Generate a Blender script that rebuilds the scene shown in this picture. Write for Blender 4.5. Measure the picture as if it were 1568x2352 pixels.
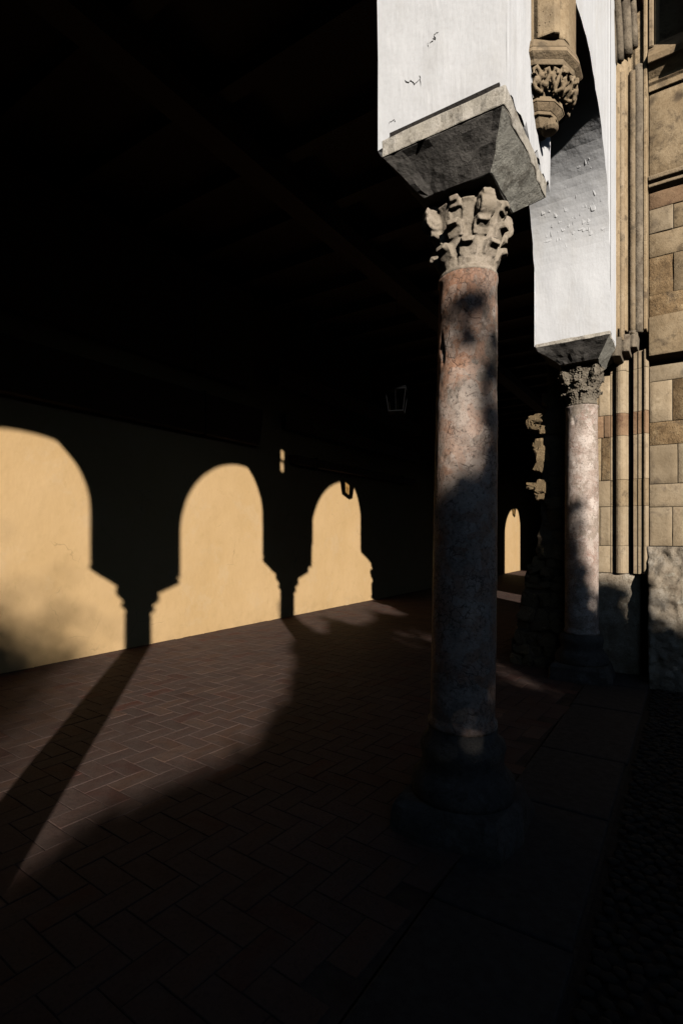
import bpy, bmesh, math, random
from mathutils import Vector, Matrix, Euler, noise as mnoise
random.seed(7)
R = random.Random(11)
PI = math.pi
scn = bpy.context.scene
for o in list(bpy.data.objects): bpy.data.objects.remove(o)
COL = scn.collection

# ------------------------------------------------------------------ camera, sky, sun, exposure
YAW = math.atan(804 / 1230)
cam_d = bpy.data.cameras.new("camera"); cam = bpy.data.objects.new("camera", cam_d); COL.objects.link(cam)
cam_d.sensor_fit = 'HORIZONTAL'; cam_d.sensor_width = 24.0; cam_d.lens = 1230 / 1568 * 24
cam_d.shift_y = 56 / 1568; cam_d.clip_end = 500; cam_d.clip_start = 0.05
cam.location = (0, 0, 1.6); cam.rotation_euler = (PI / 2, 0, YAW)
scn.camera = cam
K, EL = 0.954, 0.459                       # sunlight travels (-1, K, -EL)
elev = math.atan(EL / math.hypot(1, K))
world = bpy.data.worlds.new("World"); scn.world = world; world.use_nodes = True
wn = world.node_tree.nodes; wl = world.node_tree.links
for n in list(wn): wn.remove(n)
sky = wn.new('ShaderNodeTexSky'); sky.sky_type = 'NISHITA'; sky.sun_disc = False
sky.sun_elevation = elev; sky.sun_rotation = math.atan2(1, -K); sky.air_density = 1.0; sky.dust_density = 0.1; sky.ozone_density = 1.9
bg = wn.new('ShaderNodeBackground'); bg.inputs[1].default_value = 0.05
wo = wn.new('ShaderNodeOutputWorld'); wl.new(sky.outputs[0], bg.inputs[0]); wl.new(bg.outputs[0], wo.inputs[0])
sun_d = bpy.data.lights.new("sun", 'SUN'); sun_d.energy = 5.0; sun_d.angle = math.radians(0.55); sun_d.color = (1.0, 0.955, 0.90)
sun = bpy.data.objects.new("sun", sun_d); COL.objects.link(sun); sun.location = (20, -19, 12)
sun.rotation_euler = Vector((-1, K, -EL)).to_track_quat('-Z', 'Y').to_euler()
scn.view_settings.view_transform = 'Standard'; scn.view_settings.look = 'None'
scn.view_settings.exposure = -0.1; scn.view_settings.gamma = 1.0; scn.view_settings.use_curve_mapping = False
scn.render.engine = 'CYCLES'
cy = scn.cycles
cy.max_bounces = 6; cy.diffuse_bounces = 0; cy.glossy_bounces = 2; cy.transparent_max_bounces = 12
cy.use_denoising = True
cy.caustics_reflective = False; cy.caustics_refractive = False

# ------------------------------------------------------------------ helpers
def link(o, parent=None):
    COL.objects.link(o)
    if parent is not None: o.parent = parent
    return o
def tag(o, label=None, cat=None, group=None, kind=None):
    if label: o['label'] = label
    if cat: o['category'] = cat
    if group: o['group'] = group
    if kind: o['kind'] = kind
    return o
def thing(name, label, cat, loc=(0, 0, 0), group=None):
    o = bpy.data.objects.new(name, None); o.location = loc; o.empty_display_size = 0.1
    return tag(link(o), label, cat, group)
def mk(name, verts, faces, mat, parent=None, smooth=False):
    m = bpy.data.meshes.new(name); m.from_pydata([tuple(v) for v in verts], [], faces); m.update()
    if smooth: m.polygons.foreach_set('use_smooth', [True] * len(m.polygons))
    m.materials.append(mat)
    return link(bpy.data.objects.new(name, m), parent)
def mkbm(name, bm, mat, parent=None, smooth=False):
    bmesh.ops.recalc_face_normals(bm, faces=bm.faces[:])
    m = bpy.data.meshes.new(name); bm.to_mesh(m); bm.free()
    if smooth: m.polygons.foreach_set('use_smooth', [True] * len(m.polygons))
    m.materials.append(mat)
    return link(bpy.data.objects.new(name, m), parent)
def inst(name, mesh, parent=None, loc=(0, 0, 0), rot=(0, 0, 0), sc=(1, 1, 1)):
    o = bpy.data.objects.new(name, mesh); o.location = loc; o.rotation_euler = rot; o.scale = sc
    return link(o, parent)
def bevel(o, w, seg=2, ang=40):
    b = o.modifiers.new('bevel', 'BEVEL'); b.width = w; b.segments = seg; b.limit_method = 'ANGLE'; b.angle_limit = math.radians(ang); return o
def fbm(p, sc=1.0, oct=3):
    v = 0; a = 1; q = Vector(p) * sc
    for i in range(oct):
        v += a * mnoise.noise(q); q = q * 2.03 + Vector((3.1, 1.7, 9.2)); a *= 0.5
    return v
def add_box(bm, lo, hi):
    x0, y0, z0 = lo; x1, y1, z1 = hi
    v = [bm.verts.new(p) for p in ((x0,y0,z0),(x1,y0,z0),(x1,y1,z0),(x0,y1,z0),(x0,y0,z1),(x1,y0,z1),(x1,y1,z1),(x0,y1,z1))]
    for f in ((0,3,2,1),(4,5,6,7),(0,1,5,4),(1,2,6,5),(2,3,7,6),(3,0,4,7)): bm.faces.new([v[i] for i in f])
    return v
def add_tube(bm, pts, rad, n=8, cap=True):
    pts = [Vector(p) for p in pts]; rings = []
    up = Vector((0.13, 0.21, 0.97))
    for i, p in enumerate(pts):
        t = (pts[min(i + 1, len(pts) - 1)] - pts[max(i - 1, 0)]).normalized()
        a = t.cross(up)
        if a.length < 1e-4: a = t.cross(Vector((1, 0, 0)))
        a.normalize(); b = t.cross(a)
        r = rad[i] if hasattr(rad, '__len__') else rad
        rings.append([bm.verts.new(p + (a * math.cos(2*PI*j/n) + b * math.sin(2*PI*j/n)) * r) for j in range(n)])
    for i in range(len(rings) - 1):
        for j in range(n):
            bm.faces.new((rings[i][j], rings[i][(j+1) % n], rings[i+1][(j+1) % n], rings[i+1][j]))
    if cap:
        bm.faces.new(rings[0][::-1]); bm.faces.new(rings[-1])
def add_lathe(bm, prof, n=48, cx=0, cy=0):
    rings = [[bm.verts.new((cx + r * math.cos(2*PI*j/n), cy + r * math.sin(2*PI*j/n), z)) for j in range(n)] for r, z in prof]
    for i in range(len(rings) - 1):
        for j in range(n):
            bm.faces.new((rings[i][j], rings[i][(j+1) % n], rings[i+1][(j+1) % n], rings[i+1][j]))
    bm.faces.new(rings[0][::-1]); bm.faces.new(rings[-1])
def add_prism(bm, poly, z0, z1, s1=1.0, c=None):
    """plan polygon extruded from z0 to z1, the top scaled by s1 about c"""
    if c is None: c = (sum(p[0] for p in poly)/len(poly), sum(p[1] for p in poly)/len(poly))
    a = [bm.verts.new((x, y, z0)) for x, y in poly]
    b = [bm.verts.new((c[0]+(x-c[0])*s1, c[1]+(y-c[1])*s1, z1)) for x, y in poly]
    n = len(poly)
    bm.faces.new(a[::-1]); bm.faces.new(b)
    for i in range(n): bm.faces.new((a[i], a[(i+1)%n], b[(i+1)%n], b[i]))

# ------------------------------------------------------------------ materials
class NT:
    def __init__(s, name):
        s.m = bpy.data.materials.new(name); s.m.use_nodes = True
        s.t = s.m.node_tree; s.n = s.t.nodes; s.l = s.t.links
        s.b = s.n['Principled BSDF']; s.b.inputs['Specular IOR Level'].default_value = 0.25
        s.co = s.n.new('ShaderNodeTexCoord').outputs['Object']
    def mapping(s, scale=(1,1,1), rnd=False, src=None):
        mp = s.n.new('ShaderNodeMapping'); mp.inputs['Scale'].default_value = scale
        s.l.new(src or s.co, mp.inputs['Vector'])
        if rnd:
            oi = s.n.new('ShaderNodeObjectInfo'); mu = s.n.new('ShaderNodeMath'); mu.operation = 'MULTIPLY'; mu.inputs[1].default_value = 57.0
            s.l.new(oi.outputs['Random'], mu.inputs[0]); s.l.new(mu.outputs[0], mp.inputs['Location'])
        return mp.outputs[0]
    def noise(s, v, scale, detail=5, rough=0.55, dist=0.0):
        n = s.n.new('ShaderNodeTexNoise'); n.inputs['Scale'].default_value = scale; n.inputs['Detail'].default_value = detail
        n.inputs['Roughness'].default_value = rough; n.inputs['Distortion'].default_value = dist
        s.l.new(v, n.inputs['Vector']); return n.outputs['Fac']
    def voro(s, v, scale, feature='F1', out='Distance', rnd=1.0):
        n = s.n.new('ShaderNodeTexVoronoi'); n.feature = feature; n.inputs['Scale'].default_value = scale; n.inputs['Randomness'].default_value = rnd
        s.l.new(v, n.inputs['Vector']); return n.outputs[out]
    def ramp(s, f, stops):
        n = s.n.new('ShaderNodeValToRGB'); e = n.color_ramp.elements
        while len(e) < len(stops): e.new(0.5)
        for i, (p, c) in enumerate(stops):
            e[i].position = p
            if not hasattr(c, '__len__'): c = (c, c, c)
            e[i].color = (*c, 1)
        s.l.new(f, n.inputs[0]); return n.outputs[0]
    def mix(s, f, a, b, mode='MIX'):
        n = s.n.new('ShaderNodeMix'); n.data_type = 'RGBA'; n.blend_type = mode
        for sock, v in ((n.inputs[0], f), (n.inputs[6], a), (n.inputs[7], b)):
            if hasattr(v, 'is_linked') : s.l.new(v, sock)
            elif hasattr(v, '__len__'): sock.default_value = (*v, 1)
            else: sock.default_value = v
        return n.outputs[2]
    def math(s, op, a, b=0.0):
        n = s.n.new('ShaderNodeMath'); n.operation = op
        for i, v in enumerate((a, b)):
            if hasattr(v, 'is_linked'): s.l.new(v, n.inputs[i])
            else: n.inputs[i].default_value = v
        return n.outputs[0]
    def vadd(s, v, f, amt):
        """perturb a vector by a noise colour"""
        n = s.n.new('ShaderNodeTexNoise'); n.inputs['Scale'].default_value = f; n.inputs['Detail'].default_value = 3; s.l.new(v, n.inputs['Vector'])
        m = s.n.new('ShaderNodeVectorMath'); m.operation = 'MULTIPLY_ADD'; m.inputs[1].default_value = (amt,)*3
        s.l.new(n.outputs['Color'], m.inputs[0]); s.l.new(v, m.inputs[2]); return m.outputs[0]
    def bump(s, h, dist=0.01, strength=1.0, prev=None):
        n = s.n.new('ShaderNodeBump'); n.inputs['Distance'].default_value = dist; n.inputs['Strength'].default_value = strength
        s.l.new(h, n.inputs['Height'])
        if prev is not None: s.l.new(prev, n.inputs['Normal'])
        return n.outputs[0]
    def random(s):
        oi = s.n.new('ShaderNodeObjectInfo'); g = s.n.new('ShaderNodeNewGeometry')
        a = s.math('ADD', oi.outputs['Random'], g.outputs['Random Per Island']); return s.math('FRACT', a)
    def done(s, color, rough=0.8, normal=None):
        if hasattr(color, 'is_linked'): s.l.new(color, s.b.inputs['Base Color'])
        else: s.b.inputs['Base Color'].default_value = (*color, 1)
        if hasattr(rough, 'is_linked'): s.l.new(rough, s.b.inputs['Roughness'])
        else: s.b.inputs['Roughness'].default_value = rough
        if normal is not None: s.l.new(normal, s.b.inputs['Normal'])
        return s.m

def m_plaster():
    t = NT('white_limewash'); v = t.co
    brush = t.noise(t.mapping((16, 16, 2.2)), 2.6, 6, 0.6)
    lump = t.noise(v, 3.2, 4); fine = t.noise(v, 42, 4)
    stain = t.noise(t.mapping((1, 1, .45)), 3.4, 6, 0.62)
    c = t.mix(t.ramp(stain, [(0.50, 0.0), (0.72, 0.5)]), (0.81, 0.795, 0.78), (0.64, 0.60, 0.545))
    c = t.mix(t.ramp(t.noise(v, 1.4, 7, .65), [(0.45, 0.0), (0.62, 0.35)]), c, (0.74, 0.725, 0.72))
    c = t.mix(t.ramp(fine, [(0.3, 0.25), (0.45, 0.0)]), c, (0.66, 0.63, 0.60))
    nb = t.bump(brush, 0.003, 0.4); nb = t.bump(lump, 0.03, 0.5, nb); nb = t.bump(fine, 0.002, 0.4, nb)
    return t.done(c, 0.9, nb)
def m_yellow():
    t = NT('ochre_plaster'); v = t.co
    a = t.noise(v, 0.9, 5, 0.6); b = t.noise(v, 7, 6, 0.65)
    sc = t.noise(t.mapping((3, 3, 1)), 2.1, 8, 0.7, 0.6)
    c = t.mix(t.ramp(a, [(0.35, 0.0), (0.65, 1.0)]), (0.675, 0.44, 0.205), (0.73, 0.485, 0.24))
    c = t.mix(t.ramp(b, [(0.55, 0.0), (0.75, 0.35)]), c, (0.54, 0.36, 0.15))
    c = t.mix(t.ramp(sc, [(0.66, 0.0), (0.72, 0.5)]), c, (0.50, 0.33, 0.14))
    c = t.mix(t.ramp(t.noise(t.vadd(v, 2, .3), 1.7, 9, 0.7), [(0.54, 0.0), (0.62, 0.4)]), c, (0.71, 0.50, 0.28))
    sx = t.n.new('ShaderNodeSeparateXYZ'); t.l.new(v, sx.inputs[0])
    low = t.ramp(sx.outputs[2], [(0.0, 1.0), (0.05, .7), (0.35, 0.0)])                     # splashed dirt along the foot of the wall
    c = t.mix(t.math('MULTIPLY', low, t.ramp(t.noise(v, 5, 8, .7), [(0.45, 0.0), (0.65, 0.4)])), c, (0.42, 0.28, 0.13))
    scr = t.voro(t.vadd(v, 2.5, .5), 1.6, 'DISTANCE_TO_EDGE'); sm = t.math('MULTIPLY', t.ramp(scr, [(0.0, 1.0), (0.012, 0.0)]), t.ramp(t.noise(v, 1.3, 3), [(0.56, 0.0), (0.62, 0.55)]))
    c = t.mix(sm, c, (0.40, 0.26, 0.12))
    nb = t.bump(a, 0.05, 0.5); nb = t.bump(b, 0.006, 0.6, nb)
    return t.done(c, 0.9, nb)
def m_stone(name, lo, mid, hi, sc=3.0, pit=0.5, rnd=True, rough_amt=1.0, dark=(0.12, 0.085, 0.055), var=0.25, stain=0.62, blots=False):
    t = NT(name); v = t.mapping((1, 1, 1), rnd)
    a = t.noise(v, sc, 10, 0.68); b = t.noise(v, sc * 11, 7, 0.7)
    c = t.ramp(a, [(0.3, lo), (0.5, mid), (0.72, hi)])
    c = t.mix(t.ramp(b, [(0.36, 0.65), (0.5, 0.0)]), c, lo)
    st = t.noise(v, sc * 1.1, 9, 0.72, 0.5)
    c = t.mix(t.ramp(st, [(stain - .07, 0.0), (stain + 0.03, 0.75)]), c, dark)
    s2 = t.noise(t.vadd(v, 4, .12), sc * 2.6, 8, 0.7)
    c = t.mix(t.ramp(s2, [(stain - .07, 0.0), (stain + 0.02, 0.55)]), c, tuple(q * .6 for q in dark))
    s3 = t.noise(v, sc * 1.7, 9, 0.75); c = t.mix(t.ramp(s3, [(0.58, 0.0), (0.66, 0.45)]), c, tuple(min(.85, q * 1.35) for q in hi))
    if blots:        # soot and damp blotches with soft edges
        vb = t.vadd(v, 6, .16); bd = t.voro(vb, 4.2); bc = t.voro(vb, 4.2, 'F1', 'Color')
        bs = t.n.new('ShaderNodeSeparateColor'); t.l.new(bc, bs.inputs[0])
        c = t.mix(t.math('MULTIPLY', t.ramp(bd, [(0.12, .8), (0.34, 0.0)]), t.ramp(bs.outputs[0], [(0.66, 0.0), (0.76, 1.0)])), c, tuple(q * .75 for q in dark))
    pits = t.voro(t.vadd(v, 9, 0.06), sc * 16); pm = t.ramp(pits, [(0.0, 0.0), (0.22, 1.0)])
    pn = t.ramp(t.noise(v, sc * 1.6, 3), [(0.48, 0.0), (0.6, 1.0)])
    pf = t.math('MULTIPLY', t.math('SUBTRACT', 1.0, pm), t.math('MULTIPLY', pn, pit))
    c = t.mix(pf, c, tuple(q * 0.35 for q in lo))
    if var:
        rv = t.random(); k = t.ramp(rv, [(0, 1 - var), (1, 1 + var * .5)]); c = t.mix(1.0, c, k, 'MULTIPLY')
    nb = t.bump(a, 0.03 * rough_amt, 0.7); nb = t.bump(b, 0.006 * rough_amt, 0.8, nb); nb = t.bump(t.math('MULTIPLY', pf, -1.0), 0.008, 0.8, nb)
    return t.done(c, 0.88, nb)
def m_marble(name, grey, warm, pale, vein, sc=4.0, shift=0.0, cracks=1.0, pshift=0.0, bands=None):
    t = NT(name); v = t.co; vd = t.vadd(v, 6, 0.14)
    a = t.noise(t.mapping((1, 1, .6)), sc, 8, 0.66, 0.4); b = t.noise(t.vadd(v, 3, .1), sc * 1.5, 10, 0.72)
    c = t.mix(t.ramp(a, [(0.42 + shift, 0.0), (0.52 + shift, 1.0)]), grey, warm)
    c = t.mix(t.ramp(b, [(0.50 + pshift, 0.0), (0.57 + pshift, 0.9)]), c, pale)
    if bands:        # beds of the stone: paler below, rosy above
        sx = t.n.new('ShaderNodeSeparateXYZ'); t.l.new(t.vadd(v, 2.2, .5), sx.inputs[0])
        zf = t.ramp(t.math('MULTIPLY', sx.outputs[2], .25), [(q / 4, w) for q, w in bands])
        c = t.mix(t.math('MULTIPLY', zf, t.ramp(b, [(.40, .1), (.52, 1.0)])), c, pale)
    cell = t.voro(vd, 15.0, 'F1', 'Color'); cb = t.n.new('ShaderNodeSeparateColor'); t.l.new(cell, cb.inputs[0])
    c = t.mix(t.ramp(cb.outputs[0], [(0.55, 0.0), (0.62, 0.45)]), c, pale)
    c = t.mix(t.ramp(cb.outputs[1], [(0.68, 0.0), (0.74, 0.4)]), c, warm)
    ve = t.voro(t.vadd(v, 3.5, 0.3), 5.0, 'DISTANCE_TO_EDGE'); vm = t.ramp(ve, [(0.0, 1.0), (0.008, 0.5), (0.03, 0.0)])
    br = t.ramp(t.noise(v, 6, 4), [(0.54, 0.0), (0.60, 1.0)])
    vf = t.math('MULTIPLY', vm, t.math('MULTIPLY', br, cracks * .6))
    ve2 = t.voro(t.vadd(v, 17, 0.09), 19.0, 'DISTANCE_TO_EDGE')
    vf2 = t.math('MULTIPLY', t.ramp(ve2, [(0.0, 1.0), (0.10, 0.0)]), t.ramp(t.noise(v, 4.2, 5, .65), [(0.47, 0.0), (0.58, 0.9 * cracks)]))
    c = t.mix(vf2, c, vein); c = t.mix(vf, c, tuple(q * 0.4 for q in vein))
    g = t.noise(v, 60, 5, .68); c = t.mix(t.ramp(g, [(0.34, 0.8), (0.47, 0.0)]), c, tuple(q * 0.45 for q in grey))
    c = t.mix(t.ramp(g, [(0.56, 0.0), (0.68, 0.5)]), c, pale)
    soot = t.noise(t.mapping((1, 1, .5)), 2.3, 7, 0.7); c = t.mix(t.ramp(soot, [(0.55, 0.0), (0.66, 0.6)]), c, tuple(q * 0.6 for q in grey))
    nb = t.bump(t.math('MULTIPLY', vf, -1.0), 0.006, 0.8); nb = t.bump(t.math('MULTIPLY', vf2, -1.0), 0.003, 0.7, nb); nb = t.bump(b, 0.006, 0.5, nb); nb = t.bump(g, 0.003, 0.9, nb)
    return t.done(c, t.ramp(b, [(0.3, 0.55), (0.7, 0.8)]), nb)
def m_tile():
    t = NT('terracotta_tile'); v = t.mapping((1, 1, 1), True); r = t.random()
    c = t.ramp(r, [(0.0, (0.11, 0.043, 0.030)), (0.12, (0.075, 0.040, 0.032)), (0.3, (0.105, 0.062, 0.048)), (0.6, (0.085, 0.053, 0.043)), (0.85, (0.115, 0.062, 0.042)), (1.0, (0.135, 0.082, 0.06))])
    g = t.noise(t.co, 5, 6, 0.65); f = t.noise(v, 55, 5, 0.6)
    c = t.mix(t.ramp(g, [(0.42, 0.0), (0.62, 0.55)]), c, (0.125, 0.088, 0.07))
    c = t.mix(t.ramp(t.noise(t.co, 1.1, 7, .7), [(0.5, 0.0), (0.62, 0.5)]), c, (0.07, 0.046, 0.04))
    c = t.mix(t.ramp(f, [(0.3, 0.6), (0.5, 0.0)]), c, (0.045, 0.028, 0.024))
    nb = t.bump(t.noise(v, 9, 4), 0.008, 0.7); nb = t.bump(f, 0.003, 0.8, nb)
    return t.done(c, 0.75, nb)
def m_simple(name, col, sc=8, bumpd=0.01, var=0.3, rough=0.85, stretch=(1,1,1), col2=None):
    t = NT(name); v = t.mapping(stretch, True); a = t.noise(v, sc, 6, 0.62); b = t.noise(v, sc * 7, 4)
    c2 = col2 or tuple(q * (1 - 1.6 * var) for q in col)
    c = t.mix(t.ramp(a, [(0.35, 0.0), (0.65, 1.0)]), c2, col)
    nb = t.bump(a, bumpd, 0.8); nb = t.bump(b, bumpd * .25, 0.8, nb)
    return t.done(c, rough, nb)
def m_glass():
    t = NT('lantern_glass'); n, l = t.n, t.l
    tr = n.new('ShaderNodeBsdfTransparent'); tr.inputs[0].default_value = (0.86, 0.80, 0.66, 1)
    gl = n.new('ShaderNodeBsdfGlossy'); gl.inputs['Roughness'].default_value = 0.06
    fr = n.new('ShaderNodeFresnel'); fr.inputs[0].default_value = 1.45
    mx = n.new('ShaderNodeMixShader'); l.new(fr.outputs[0], mx.inputs[0]); l.new(tr.outputs[0], mx.inputs[1]); l.new(gl.outputs[0], mx.inputs[2])
    l.new(mx.outputs[0], n['Material Output'].inputs[0]); return t.m

PLASTER = m_plaster(); YELLOW = m_yellow(); TILE = m_tile(); GLASS = m_glass()
SAND = m_stone('sandstone_ashlar', (0.32, 0.22, 0.12), (0.43, 0.31, 0.18), (0.52, 0.39, 0.24), 2.6, 0.7, blots=True)
SANDP = m_stone('pale_sandstone', (0.37, 0.27, 0.16), (0.48, 0.36, 0.225), (0.56, 0.435, 0.285), 2.2, 0.3, dark=(0.19, 0.14, 0.10), stain=0.66, blots=True)
SANDR = m_stone('reddish_sandstone', (0.25, 0.15, 0.08), (0.325, 0.20, 0.112), (0.38, 0.245, 0.145), 3.0, 0.3, dark=(0.2, 0.1, 0.06))
ERODE = m_stone('eroded_sandstone', (0.17, 0.105, 0.05), (0.34, 0.22, 0.11), (0.47, 0.34, 0.19), 5.5, 1.0, rough_amt=2.2)
PLINTH = m_stone('weathered_plinth_stone', (0.30, 0.225, 0.15), (0.49, 0.395, 0.285), (0.68, 0.59, 0.47), 5.2, 0.8, rough_amt=2.0, dark=(0.21,0.15,0.10), stain=.66)
MOULD = m_stone('moulded_limestone', (0.29, 0.205, 0.12), (0.40, 0.295, 0.18), (0.50, 0.38, 0.25), 3.2, 0.5, dark=(0.16, 0.125, 0.085))
GREYM = m_stone('grey_weathered_moulding', (0.14, 0.11, 0.08), (0.27, 0.215, 0.15), (0.37, 0.29, 0.20), 4.0, 0.8)
CAPST = m_stone('pale_capital_stone', (0.27, 0.215, 0.15), (0.41, 0.335, 0.25), (0.50, 0.41, 0.32), 5.0, 0.5, rnd=False, dark=(0.22, 0.17, 0.12), var=0, rough_amt=.6)
CAPD = m_stone('dark_capital_stone', (0.11, 0.09, 0.065), (0.22, 0.18, 0.13), (0.34, 0.29, 0.22), 7.0, 0.4, rnd=False, var=0)
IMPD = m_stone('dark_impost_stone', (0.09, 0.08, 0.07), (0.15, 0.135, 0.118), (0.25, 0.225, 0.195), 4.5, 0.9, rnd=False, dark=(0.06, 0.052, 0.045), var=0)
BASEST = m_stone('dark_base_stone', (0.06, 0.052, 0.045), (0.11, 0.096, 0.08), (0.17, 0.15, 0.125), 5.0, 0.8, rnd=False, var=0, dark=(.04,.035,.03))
IMPM = m_stone('sunlit_impost_stone', (0.25, 0.23, 0.19), (0.40, 0.375, 0.315), (0.52, 0.49, 0.41), 6.0, 0.6, rnd=False, dark=(0.16, 0.14, 0.11), var=0)  # paler copy for the sunward sides: sunlight painted into the stone colour
IMPL = m_stone('limewashed_impost_edge', (0.42, 0.37, 0.29), (0.56, 0.50, 0.41), (0.66, 0.60, 0.52), 5.0, 0.5, rnd=False, dark=(0.25, 0.2, 0.15), var=0)
MARB = m_marble('veined_pink_marble', (0.205, 0.165, 0.13), (0.43, 0.225, 0.135), (0.56, 0.45, 0.37), (0.15, 0.10, 0.075), 3.0, 0.02, 1.0, .03, [(1.0, .3), (1.9, .8), (2.55, .75), (2.75, .1), (3.4, 0.0)])
MARB2 = m_marble('pale_pink_marble', (0.35, 0.28, 0.215), (0.46, 0.345, 0.275), (0.72, 0.60, 0.51), (0.38, 0.20, 0.15), 4.2, 0.0, 0.8, .01)
RUB = m_stone('rubble_stone', (0.20, 0.125, 0.06), (0.36, 0.25, 0.13), (0.50, 0.37, 0.21), 8.0, 0.8, rough_amt=1.6)
RUBD = m_stone('rubble_core', (0.12, 0.085, 0.055), (0.19, 0.135, 0.085), (0.25, 0.18, 0.12), 7.0, 0.8, rnd=False, rough_amt=1.6, var=0)
GROUT = m_simple('lime_grout', (0.085, 0.060, 0.048), 4, 0.004, .5)
MORTAR = m_simple('dark_mortar', (0.05, 0.042, 0.035), 25, 0.02)
KERB = m_simple('grey_kerb_granite', (0.055, 0.052, 0.05), 18, 0.01)
COB = m_simple('patio_cobble', (0.055, 0.05, 0.042), 20, 0.006, 0.35)
EARTH = m_simple('patio_earth', (0.035, 0.03, 0.025), 12, 0.02)
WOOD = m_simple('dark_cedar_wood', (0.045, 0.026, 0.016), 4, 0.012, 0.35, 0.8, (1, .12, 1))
IRON = m_simple('black_iron', (0.008, 0.008, 0.008), 30, 0.001, 0.1, 0.9); IRON.node_tree.nodes['Principled BSDF'].inputs['Specular IOR Level'].default_value = 0.05
LEAF = m_simple('dark_green_leaf', (0.045, 0.07, 0.02), 6, 0.002, 0.35, 0.6)
BARK = m_simple('grey_brown_bark', (0.08, 0.06, 0.045), 14, 0.02)
HOUSE = m_simple('courtyard_stone', (0.05, 0.045, 0.04), 3, 0.03)
ROOFT = m_simple('roof_tile', (0.12, 0.06, 0.04), 6, 0.02)
CRACK = m_simple('crack_shadow', (0.03, 0.026, 0.022), 30, 0.004)

# ------------------------------------------------------------------ setting: ground
ZP = -0.03
ground = tag(mk('patio_ground', [(-60,-60,ZP-.02),(60,-60,ZP-.02),(60,60,ZP-.02),(-60,60,ZP-.02)], [(0,1,2,3)], EARTH), kind='structure')
XW = -6.73
floor = mk('gallery_floor', [(XW,-9,-.006),(-.975,-9,-.006),(-.975,33,-.006),(XW,33,-.006)], [(0,1,2,3)], GROUT); tag(floor, kind='structure')

s_ = 0.1437
def tile_mesh(name, L, W, seed):
    rr = random.Random(seed); g = 0.0026; c = 0.0022
    x, y = L / 2 - g, W / 2 - g
    def j(): return rr.uniform(-.0016, .0016)
    top = [(-x+c+j(), -y+c+j()), (x-c+j(), -y+c+j()), (x-c+j(), y-c+j()), (-x+c+j(), y-c+j())]
    bot = [(-x, -y), (x, -y), (x, y), (-x, y)]
    v = [(a, b, rr.uniform(-.0008, .0008)) for a, b in top] + [(a, b, -c) for a, b in bot] + [(a, b, -.03) for a, b in bot]
    f = [(0,1,2,3)] + [(4+i, 4+(i+1)%4, (i+1)%4, i) for i in range(4)] + [(8+i, 8+(i+1)%4, 4+(i+1)%4, 4+i) for i in range(4)]
    m = bpy.data.meshes.new(name); m.from_pydata(v, [], f); m.materials.append(TILE); m.update(); return m
TM = [tile_mesh('tile', 2*s_, s_, i) for i in range(12)]
S0, C0 = math.sin(YAW), math.cos(YAW)
def proj(X, Y, Z):
    d = -S0*X + C0*Y; r = C0*X + S0*Y
    if d < 0.3: return None
    return (784 + 1230*r/d, 1232 - 1230*(Z-1.6)/d, d)
tiles = []
rotT = math.radians(-3.2); cr, sr = math.cos(rotT), math.sin(rotT)
def tpos(gx, gy): return (-3.009 + (gx*cr - gy*sr)*s_, 2.048 + (gx*sr + gy*cr)*s_)
for gx in range(-60, 40):
    for gy in range(-60, 240):
        q = (gx - gy) % 4
        if q == 0: cx, cy_, r_ = gx + 1, gy + .5, 0
        elif q == 3: cx, cy_, r_ = gx + .5, gy + 1, PI/2
        else: continue
        X, Y = tpos(cx, cy_)
        if X < XW - .1 or X > -1.03 or Y < -6 or Y > 31: continue
        p = proj(X, Y, 0); vis = 0
        if p and -30 < p[0] < 1600 and p[1] < 2400: vis = 1 / (p[2]**3)
        tiles.append((vis, X, Y, r_ + rotT))
tiles.sort(reverse=True)
tv = []; tf = []
for i, (vis, X, Y, r_) in enumerate(tiles):
    m = TM[R.randrange(12)]; z = R.uniform(-.0015, .001); a = r_ + R.uniform(-.008, .008)
    tx, ty = R.uniform(-.006, .006), R.uniform(-.006, .006)
    if i < 300 and vis > 0: inst('tile', m, floor, (X, Y, z), (tx, ty, a))
    else:
        b = len(tv); ca, sa = math.cos(a), math.sin(a)
        for v in m.vertices:
            x, y, zz = v.co
            px = min(max(X + x*ca - y*sa, XW), -.978)
            tv.append((px, Y + x*sa + y*ca, zz + z + tx*y - ty*x))
        for pl in m.polygons: tf.append(tuple(b + k for k in pl.vertices))
tag(mk('tile_paving', tv, tf, TILE, floor), kind='stuff')

# kerb of long granite slabs between gallery and patio
kerb = mk('kerb', [(-.97,-8,-.02),(-.37,-8,-.02),(-.37,16,-.02),(-.97,16,-.02)], [(0,1,2,3)], MORTAR); tag(kerb, kind='structure')
y = -3.0; i = 0
while y < 7.0:
    L = R.uniform(.8, 1.35)
    bm = bmesh.new(); add_box(bm, (-.968 + R.uniform(0,.006), y+.006, -.12), (-.372 - R.uniform(0, .02), y+L-.006, .004 + R.uniform(-.004,.004)))
    o = mkbm('kerb_slab', bm, KERB, kerb); bevel(o, .012); y += L
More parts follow.
